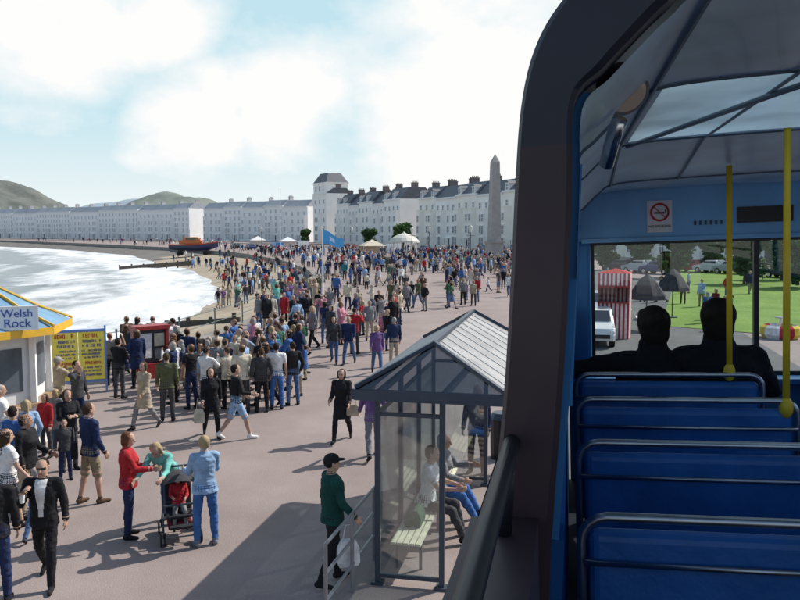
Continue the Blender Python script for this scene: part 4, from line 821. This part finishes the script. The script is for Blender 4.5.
# ------------------------------------------------------------------ crowd
occ=list(near)
TOPS=['black']*6+['navy']*5+['charcoal']*4+['white']*5+['blue']*3+['grey']*4+['red']*2+['pale blue']*3+['cream']*3+['beige']*3+['teal','pink','green','purple','maroon','mint','olive','brown']
BOTS=['denim']*6+['navy']*3+['charcoal']*4+['black']*4+['grey']*2+['beige']*3+['khaki']*2+['white']
HAIRS=['brown hair']*4+['dark hair']*4+['grey hair']*3+['blond']*2+['auburn']
crowd={}
def add_person(u,v,zone,beach=False,sep=.5,toward=None):
    if beach:
        q=G(u,v,-1.2)
        if not (Xw(q.y)+.3<q.x<Xp(q.y)-.5): return False
        q.z=zb(q.x,q.y)-.05
    else:
        q=G(u,v)
        if q.x<Xp(q.y)+.6: return False
    if (q.x-s0.x-1.2)**2+((q.y-s0.y-2.6)*.75)**2<2.7**2: return False
    if (q.x-kc.x)**2+(q.y-kc.y)**2<2.1**2: return False
    if any((q.x-a)**2+(q.y-b)**2<sep*sep for a,b in occ[-400:]): return False
    occ.append((q.x,q.y)); (ms,cl)=random.choice(VM); h=random.choice([1.6,1.65,1.7,1.74,1.78,1.8])
    if random.random()<.1: h=random.uniform(1.1,1.35)
    co=dict(top=random.choice(TOPS),bot=random.choice(BOTS),hair=random.choice(HAIRS),skin=random.choice(['skin','skin','tanned skin']))
    fa=random.gauss(toward,45) if toward is not None else random.choice([random.gauss(0,40),random.gauss(180,40),random.uniform(0,360)])
    o=put(ms,q,rad(fa),h,co,'x'); crowd.setdefault((zone,co['top']),[]).append((u,o)); return True
clump=lambda u,v: noise.noise(V((G(u,v).x*.22,G(u,v).y*.09,4.0)))>-.05
def fill(n,ub,vb,zone,poly=None,**k):
    c=0;t=0
    while c<n and t<n*40:
        t+=1; u=random.uniform(*ub); v=random.uniform(*vb)
        if poly and not poly(u,v): continue
        if add_person(u,v,zone,**k): c+=1
fill(54,(172,306),(350,414),'in the dense sea wall crowd',lambda u,v: v<415-abs(u-235)*.12 and v>390-(u-170)*.34,toward=30)
fill(11,(108,182),(362,402),'beside the red case',None,toward=20)
fill(8,(-4,62),(425,450),'around the kiosk',lambda u,v: not(36<u<58),toward=-20)
fill(5,(-6,40),(500,540),'by the lower left edge',lambda u,v: not(8<u<26 and v<505),toward=-10,sep=.6)
fill(14,(296,405),(326,354),'between flag and shelter',None)
fill(30,(256,400),(306,332),'just below the flag',None)
fill(50,(250,515),(284,312),'level with the flag',clump)
fill(54,(270,518),(270,286),'beyond the flag',clump)
fill(32,(215,305),(268,305),'down on the beach',None,beach=True)
fill(12,(632,752),(290,338),'seen through the windscreen',None,sep=.8)
for (z,c),L in crowd.items():
    L.sort(key=lambda t:t[0])
    for i,(u,o) in enumerate(L):
        if len(L)==1: l='only person in a %s top %s'%(c,z)
        else: l='%s from left among people in %s tops %s'%(ordn(i),c,z)
        o['label']=l; o['group']='people '+z
fm=[cm(c) for c in('skin','black','navy','charcoal','white','blue','red','grey','denim','beige','pale blue','brown')]
MD=[]
for me in MINIS:
    nv=len(me.vertices); co=np.empty(nv*3); me.vertices.foreach_get('co',co); mi=np.empty(len(me.polygons),dtype=np.int32); me.polygons.foreach_get('material_index',mi); MD.append((co.reshape(-1,3),mi,[tuple(p.vertices) for p in me.polygons]))
vs=[];fs=[];mm=[]; cnt=0; tries=0
while cnt<800 and tries<12000:
    tries+=1; z_=random.random()
    if z_<.50: u,v=random.uniform(190,518),random.uniform(251,264)
    elif z_<.70: u,v=random.uniform(262,518),random.uniform(263,277)
    elif z_<.82: u,v=random.uniform(20,240),random.uniform(240,251)
    else: u,v=random.uniform(165,305),random.uniform(252,290)
    q=G(u,v)
    if q.x<Xp(q.y)+.8:
        if z_<.82: continue
        q=G(u,v,-1.2)
        if not (Xw(q.y)+1<q.x<Xp(q.y)-.5): continue
        q.z=zb(q.x,q.y)-.05
    elif z_<.70 and v>256 and not clump(u,v): continue
    if any((q.x-a)**2+(q.y-b)**2<.3 for a,b in occ): continue
    cnt+=1; co,mi,pf=random.choice(MD); a=random.random()*6.28; s=random.uniform(.92,1.05)
    if random.random()<.08: s*=.7
    o=len(vs); ca,sa=math.cos(a),math.sin(a)
    vs+=[(q.x+s*(ca*x-sa*y),q.y+s*(sa*x+ca*y),q.z+s*z) for x,y,z in co]; fs+=[tuple(i+o for i in f) for f in pf]; t=random.choice([1,1,2,2,3,3,4,4,5,6,7,9,10]); b=random.choice([1,2,3,8,8,9]); mm+=[{0:0,1:t,2:b,3:1,4:11}.get(int(k),0) for k in mi]
me=bpy.data.meshes.new('distant_crowd'); me.from_pydata(vs,[],fs)
for k in fm: me.materials.append(k)
me.polygons.foreach_set('material_index',mm); me.polygons.foreach_set('use_smooth',[True]*len(mm)); o=bpy.data.objects.new('distant_crowd',me); COL.objects.link(o); tag(o,'far off mass of people below the hotels along the seafront','crowd',kind='stuff')

# ================================================================== BUS
ROLL=rad(2.0)
L_=V((math.cos(A)*math.cos(ROLL),-math.sin(A)*math.cos(ROLL),math.sin(ROLL))); U_=L_.cross(FWD).normalized()
Rb=Matrix((L_,FWD,U_)).transposed(); base=V((0,0,H))-U_*H
bus=bpy.data.objects.new('double_decker_bus',None); COL.objects.link(bus); bus.matrix_world=Matrix.Translation(base)@Rb.to_4x4()
tag(bus,'blue and maroon double decker bus upper deck with rows of blue seats','bus')
Z=H
MAROON=M('bus_maroon',(.032,.017,.022),.5,.3,4); NAVYP=M('bus_navy',(.012,.013,.024),.5,.15,4)
SEATB=M('seat_blue_vinyl',(.020,.125,.40),.42,.2,5,.2); PANB=M('panel_blue',(.04,.19,.44),.42,.12,3); CEIL=M('ceiling_blue_laminate',(.50,.66,.80),.34,.25,2.5,coat=.05); HEAD=M('header_blue',(.20,.50,.82),.35,.12,3); YP=M('pole_yellow',(.80,.55,.03),.4); TRIM=M('ceiling_trim_blue',(.12,.17,.22),.4,.1,5)
SKYL=transmat('ceiling_translucent_panel',(.30,.44,.54),.44)
def bl(pts): return [(x,y,z+Z) for x,y,z in pts]
outer=[(-.185,-.95),(-.155,-.6),(-.135,-.45),(-.113,-.27),(-.097,-.08),(-.086,.08),(-.074,.20),(-.052,.285),(-.012,.352),(.06,.42),(.17,.475),(.4,.51),(1.15,.53)]
inner=[(-.055,-.95),(-.045,-.6),(-.034,-.45),(-.018,-.27),(-.004,-.08),(.004,.08),(.010,.205),(.055,.252),(.10,.296),(.15,.342),(.22,.385),(.45,.405),(1.15,.42)]
def mir(l): return l+[(2.2-x,z) for x,z in l[::-1][1:]]
outer_s=mir([(p[0],p[1]) for p in catmull([(x,z,0) for x,z in outer],5)]); inner_s=mir([(p[0],p[1]) for p in catmull([(x,z,0) for x,z in inner],5)])
m=MB(); rings=[]
for (xo,zo),(xi,zi) in zip(outer_s,inner_s):
    d=V((xi-xo,zi-zo)); ex=[]
    for t,y in((0,1.312),(.07,1.30),(.90,1.30),(1,1.312),(1,1.40),(0,1.42)): ex.append((xo+d.x*t,y,zo+d.y*t))
    rings.append(bl(ex))
m.loft(rings,0); nseg=len(rings)-1
for i in range(nseg):
    for k in range(6): m.m[i*6+k]=1 if 27<=i<=nseg-28 else 0
ar=m.build('roof_arch',[MAROON,NAVYP],bus)
def ceil_prof(y):
    d=0 if y<3.9 else min(1,(y-3.9)/.9)*.13
    return [(x,z-d*min(1,max(0,(z+.05)/.3))) for x,z in inner_s[20:-20]]
ysb=[1.395,2,2.35,2.6,3.2,3.9,4.35,4.8,5.4,5.98]; m=MB(); rr=[bl([(x+.012 if x<1.1 else x-.012,y,z-.004) for x,z in ceil_prof(y)]) for y in ysb]; n=len(rr[0]); fs=[];mis=[]
for i in range(len(rr)-1):
    for j in range(n-1):
        fs.append((i*n+j,i*n+j+1,(i+1)*n+j+1,(i+1)*n+j)); xm=rr[i][j][0]; mis.append(1 if (2.3<=ysb[i]<3.85 and .26<xm<1.92) else 0)
m.add([q for w in rr for q in w],fs); m.m=mis; m.build('ceiling',[CEIL,SKYL],bus,smooth=True)
m=MB(); yo=(1.41,2.35,3.0,3.9,4.5,6.05); rr=[bl([(x,y,z) for x,z in outer_s[20:-20]]) for y in yo]; n=len(rr[0]); fs=[]
for i in range(len(rr)-1):
    for j in range(n-1):
        if 2.3<=yo[i]<3.85 and .28<rr[i][j][0]<1.9: continue
        fs.append((i*n+j,i*n+j+1,(i+1)*n+j+1,(i+1)*n+j))
m.add([q for w in rr for q in w],fs); m.build('roof_panel',NAVYP,bus,smooth=True)
for y in(2.35,3.9,4.8):
    m=MB(); m.tube(bl([(x+.014 if x<1.1 else x-.014,y,z-.006) for x,z in ceil_prof(y)]),.006,6); m.build('ceiling_seam',TRIM,bus,smooth=True)
for x,zz in((.23,.380),(.60,.402)): m=MB(); m.tube(bl([(x,1.42,zz-.006),(x,3.9,zz-.006),(x,4.8,zz-.135)]),.006,6); m.build('ceiling_seam',TRIM,bus)
m=MB(); m.tube(bl([(.98,1.45,.395),(.62,2.6,.388),(.26,3.85,.372)]),.010,8); m.build('ceiling_strut',TRIM,bus,smooth=True)
SIDEP=M('side_panel_blue',(.02,.08,.24),.9,.1,3,spec=.0)
for sx in(0,1):
    X_=lambda x:(2.2-x if sx else x)
    m=MB(); m.add(bl([(X_(a),y,z) for y in(1.41,6.0) for a,z in((-.15,-1.95),(-.13,-.95),(-.11,-.55),(-.020,-.55),(-.042,-.95),(-.045,-1.95))]),[(k,(k+1)%6,6+(k+1)%6,6+k) for k in range(6)]+[tuple(range(6)),tuple(range(6,12))]); m.build('side_panel',SIDEP,bus)
    ep=[(x,z) for x,z in inner_s[:60] if -.56<z<.235]; m=MB(); m.loft([bl([(X_(x-.07),1.425,z),(X_(x+.013),1.412,z),(X_(x+.013),1.50,z),(X_(x-.07),1.50,z)]) for x,z in ep]); m.build('window_end_post',PANB,bus)
    for y in(2.55,3.7,4.85,5.93): m=MB(); m.tube(bl([(X_(-.03),y,-.55),(X_(-.004),y,-.08),(X_(.012),y,.2)]),.03,6); m.build('window_pillar',PANB,bus)
    m=MB(); m.add(bl([(X_(-.03),1.51,-.54),(X_(-.03),5.9,-.54),(X_(.0),5.9,.05),(X_(.0),1.51,.05)]),[(0,1,2,3)]); m.build('side_window',GLASS_SIDE,bus)
    m=MB(); m.add(bl([(X_(-.17),y,z) for y,z in((-3,-.47),(1.295,-.47),(1.295,-4.4),(-3,-4.4))]+[(X_(-.06),y,z) for y,z in((-3,-.47),(1.295,-.47),(1.295,-1.85),(-3,-1.85))]),[(0,1,2,3),(4,5,6,7),(0,1,5,4)]); m.build('rear_side_panel',MAROON,bus)
    m=MB(); m.add(bl([(X_(-.19),y,z) for y,z in((1.43,-.56),(6.05,-.56),(6.05,-4.4),(1.43,-4.4))]),[(0,1,2,3)]); m.build('body_side',MAROON,bus)
    m=MB(); m.tube(bl([(X_(-.1),1.33,-.345),(X_(-.1),.9,-.342),(X_(-.1),.2,-.34),(X_(-.1),-2.5,-.34)]),.0140,18)
    for y in(-1.2,1.22): m.tube(bl([(X_(-.1),y,-.34),(X_(-.11),y,-.48)]),.012,10)
    m.build('handrail',M('handrail_black',(.010,.011,.016),.45,.15,8,spec=.3),bus,smooth=True)
m=MB(); m.box((1.1,1.49,-1.88+Z),(2.48,8.98,.05)); m.build('deck_floor',M('deck_lino',(.03,.035,.05),.6,.2,6),bus)
m=MB(); m.box((1.1,6.03,-1.48+Z),(2.26,.09,.82)); m.box((1.1,5.95,-1.085+Z),(2.2,.22,.035)); m.build('front_panel',PANB,bus)
m=MB(); m.box((1.1,6.03,.10+Z),(2.2,.08,.39)); m.box((1.1,5.975,-.085+Z),(2.05,.05,.03)); m.build('header_panel',HEAD,bus)
for x in(.06,2.14): m=MB(); m.box((x,6.02,-.58+Z),(.16,.12,.98)); m.build('corner_post',PANB,bus,bevel=.03)
m=MB(); m.box((1.27,6.03,-.58+Z),(.035,.05,.97))
for z in(-.105,-1.055): m.box((1.1,6.035,z+Z),(1.94,.05,.03))
for x in(.152,2.048): m.box((x,6.035,-.58+Z),(.025,.05,.93))
m.build('windscreen_frame',BLACK,bus)
m=MB(); m.box((1.1,6.06,-.58+Z),(1.92,.006,.95)); m.build('windscreen',GLASS_BUS,bus)
m=MB(); m.box((1.32,5.982,.065+Z),(.36,.015,.11)); m.build('vent',BLACK,bus)
m=MB()
for k in range(6): m.box((.86+k*.035,5.985,.02+Z),(.014,.008,.03))
m.build('notice_strip',M('notice_dark',(.06,.08,.1),.5),bus)
m=MB(); m.box((.62,5.983,.075+Z),(.17,.012,.225)); sg=m.build('no_smoking_sign',M('sign_white',(.85,.85,.83),.5,.03),bus)
m=MB(); N=28; vs=[]
for rr_ in(.052,.066): vs+=[(.62+rr_*math.cos(2*PI*k/N),5.974,.105+Z+rr_*math.sin(2*PI*k/N)) for k in range(N)]
m.add(vs,[(k,(k+1)%N,N+(k+1)%N,N+k) for k in range(N)]); m.bar((.62-.042,5.972,.105+.042+Z),(.62+.042,5.972,.105-.042+Z),.004,.014,0,(0,1,0)); m.build('prohibition_ring',M('sign_ring',(.55,.02,.02),.5),sg)
m=MB(); m.box((.617,5.975,.100+Z),(.07,.003,.012)); m.box((.66,5.9752,.112+Z),(.008,.003,.02)); m.build('cigarette_symbol',BLACK,sg)
q=part('lettering',text_mesh('NO SMOKING',.024,BLACK,ext=.001),sg,(.62,5.974,.005+Z)); q.rotation_euler=(PI/2,0,0)
lp=V((.138,2.15,.345+Z)); m=MB(); nn=V((.25,-.72,-.64)).normalized(); m.cyl(lp-nn*.05,lp+nn*.012,.058,.062,28,0); lo=m.build('ceiling_lamp',[M('lamp_ring',(.5,.5,.5),.3,metal=.6)],bus); m=MB(); m.cyl(lp+nn*.012,lp+nn*.026,.054,.042,28); m.build('lamp_glass',M('lamp_amber',(.85,.68,.52),.3),lo)
m=MB(); m.tube(bl([(.125,2.10,.27),(.112,2.13,.235),(.095,2.2,.17)]),.020,12); m.build('lamp_bracket',CHROME,bus,smooth=True)
for i,y in enumerate((2.24,3.04,3.83,4.50)):
    for x0_,x1_ in((.0,1.0),(1.36,2.18)):
        m=MB(); m.box(((x0_+x1_)/2,y+.02,-1.10+Z),(x1_-x0_-.07,.06,.52)); st=m.build('seat_back',SEATB,bus,bevel=.028,seg=3)
        m=MB(); m.box(((x0_+x1_)/2,y+.28,-1.36+Z),(x1_-x0_-.03,.46,.10)); m.build('cushion',SEATB,st,bevel=.035,seg=3)
        m=MB(); c=.07
        pts=[(x0_+.015,y,-1.4),(x0_+.015,y,-.80-c)]+[(x0_+.015+c-c*math.cos(t),y,-.80-c+c*math.sin(t)) for t in(.4,.8,1.2)]+[(x0_+.015+c,y,-.80),(x1_-.015-c,y,-.80)]+[(x1_-.015-c+c*math.sin(t),y,-.80-c+c*math.cos(t)) for t in(.4,.8,1.2)]+[(x1_-.015,y,-.80-c),(x1_-.015,y,-1.4)]
        m.tube(bl(pts),.0140,10); m.tube(bl([(x0_+.02,y-.022,-.925),(x1_-.02,y-.022,-.925)]),.009,8); m.build('grab_rail',STEEL,st,smooth=True)
        for xx in(x0_+.2,x1_-.2): m=MB(); m.tube(bl([(xx,y+.2,-1.4),(xx,y+.2,-1.86)]),.02,8); m.build('seat_leg',DGREY,st)
for k,(x,y,zt,zb_) in enumerate(((.935,3.83,.412,-.86),(.82,4.52,.31,-.82))):
    m=MB(); m.tube(bl([(x,y,zb_),(x,y,zt)]),.0155,12); po=m.build('grab_pole',YP,bus,smooth=True); m=MB(); m.ball((x,y,zb_+.03+Z),(.032,.032,.05)); m.build('pole_socket',YP,po,smooth=True)
def busput(ms,x,y,z,h,cols,label,wide=1.0):
    o=put(ms,(0,0,0),0,h,cols,label); s=h/1.715; o.matrix_world=Matrix.Translation(base+Rb@V((x,y,z+Z)))@Rb.to_4x4()@Matrix.Diagonal((s*wide,s,s,1))
busput(BUSP1,.46,4.86,-1.835,1.69,dict(top='black',bot='black',hair='dark hair',skin='tanned skin'),'passenger in dark jacket with left arm along the front seat back, left one')
busput(BUSP2,.82,4.86,-1.85,1.76,dict(top='black',bot='black',hair='dark hair',skin='tanned skin'),'passenger in dark jacket at the front, right one beside the yellow pole')

# ================================================================== LIGHT
w=bpy.data.worlds.new('World'); S.world=w; w.use_nodes=True; nt=w.node_tree
for n in list(nt.nodes): nt.nodes.remove(n)
out=nt.nodes.new('ShaderNodeOutputWorld'); sky=nt.nodes.new('ShaderNodeTexSky'); sky.sky_type='NISHITA'; sky.sun_disc=False; ELEV=rad(43); AZ=math.atan2(.85,.53); sky.sun_elevation=ELEV; sky.sun_rotation=AZ; sky.air_density=1.0; sky.dust_density=1.5
b1=nt.nodes.new('ShaderNodeBackground'); b1.inputs[1].default_value=.15; nt.links.new(sky.outputs[0],b1.inputs[0])
bc=nt.nodes.new('ShaderNodeBackground'); bc.inputs[0].default_value=(.60,.87,.96,1); bc.inputs[1].default_value=.92
b2=nt.nodes.new('ShaderNodeBackground'); b2.inputs[0].default_value=(1,.998,.99,1); b2.inputs[1].default_value=.99
tc=nt.nodes.new('ShaderNodeTexCoord'); mp=nt.nodes.new('ShaderNodeMapping'); mp.inputs['Scale'].default_value=(2.4,2.4,4.2); mp.inputs['Location'].default_value=(.35,.2,.1); nt.links.new(tc.outputs['Generated'],mp.inputs[0])
n=nt.nodes.new('ShaderNodeTexNoise'); n.inputs['Scale'].default_value=3.2; n.inputs['Detail'].default_value=8; n.inputs['Roughness'].default_value=.55; nt.links.new(mp.outputs[0],n.inputs['Vector'])
sx=nt.nodes.new('ShaderNodeSeparateXYZ'); nt.links.new(tc.outputs['Generated'],sx.inputs[0])
def mrange(src,a,b,c,d):
    q=nt.nodes.new('ShaderNodeMapRange'); q.inputs[1].default_value=a;q.inputs[2].default_value=b;q.inputs[3].default_value=c;q.inputs[4].default_value=d; nt.links.new(src,q.inputs[0]); return q.outputs[0]
def mth(op,a,b):
    q=nt.nodes.new('ShaderNodeMath'); q.operation=op
    for i,k in enumerate((a,b)):
        if isinstance(k,float): q.inputs[i].default_value=k
        else: nt.links.new(k,q.inputs[i])
    return q.outputs[0]
def blob(u,v,r):
    d=ray(u,v).normalized(); q=nt.nodes.new('ShaderNodeVectorMath'); q.operation='DISTANCE'; q.inputs[1].default_value=d; nt.links.new(tc.outputs['Generated'],q.inputs[0]); return mrange(q.outputs['Value'],0,r,1,0)
bl_=mth('MAXIMUM',mth('MAXIMUM',mth('MAXIMUM',blob(60,5,.17),blob(160,15,.12)),mth('MAXIMUM',blob(200,118,.13),blob(285,105,.15))),mth('MAXIMUM',blob(500,110,.32),blob(700,40,.42)))
dens=mth('ADD',mth('MULTIPLY',n.outputs['Fac'],.62),mth('MULTIPLY',bl_,.52))
cl=mrange(dens,.42,.64,0,1)
front=mrange(sx.outputs['Y'],.15,.55,.25,1); low=mrange(sx.outputs['Z'],.32,.7,1,.25)
fl=mth('MULTIPLY',front,low)
hz=mrange(sx.outputs['Z'],.0,.14,.85,0)
cl=mth('MAXIMUM',mth('MULTIPLY',cl,fl),hz)
m1=nt.nodes.new('ShaderNodeMixShader'); nt.links.new(mth('MULTIPLY',fl,.90),m1.inputs[0]); nt.links.new(b1.outputs[0],m1.inputs[1]); nt.links.new(bc.outputs[0],m1.inputs[2])
mx=nt.nodes.new('ShaderNodeMixShader'); nt.links.new(cl,mx.inputs[0]); nt.links.new(m1.outputs[0],mx.inputs[1]); nt.links.new(b2.outputs[0],mx.inputs[2]); nt.links.new(mx.outputs[0],out.inputs[0])
sl=bpy.data.lights.new('sun','SUN'); sl.energy=4.9; sl.angle=rad(.53); sl.color=(1,.95,.88); so=bpy.data.objects.new('sun',sl); COL.objects.link(so); so.location=(40,30,60)
sd=V((math.sin(AZ)*math.cos(ELEV),math.cos(AZ)*math.cos(ELEV),math.sin(ELEV))); so.rotation_euler=sd.to_track_quat('Z','Y').to_euler()
S.view_settings.view_transform='Standard'; S.view_settings.look='None'; S.view_settings.exposure=0
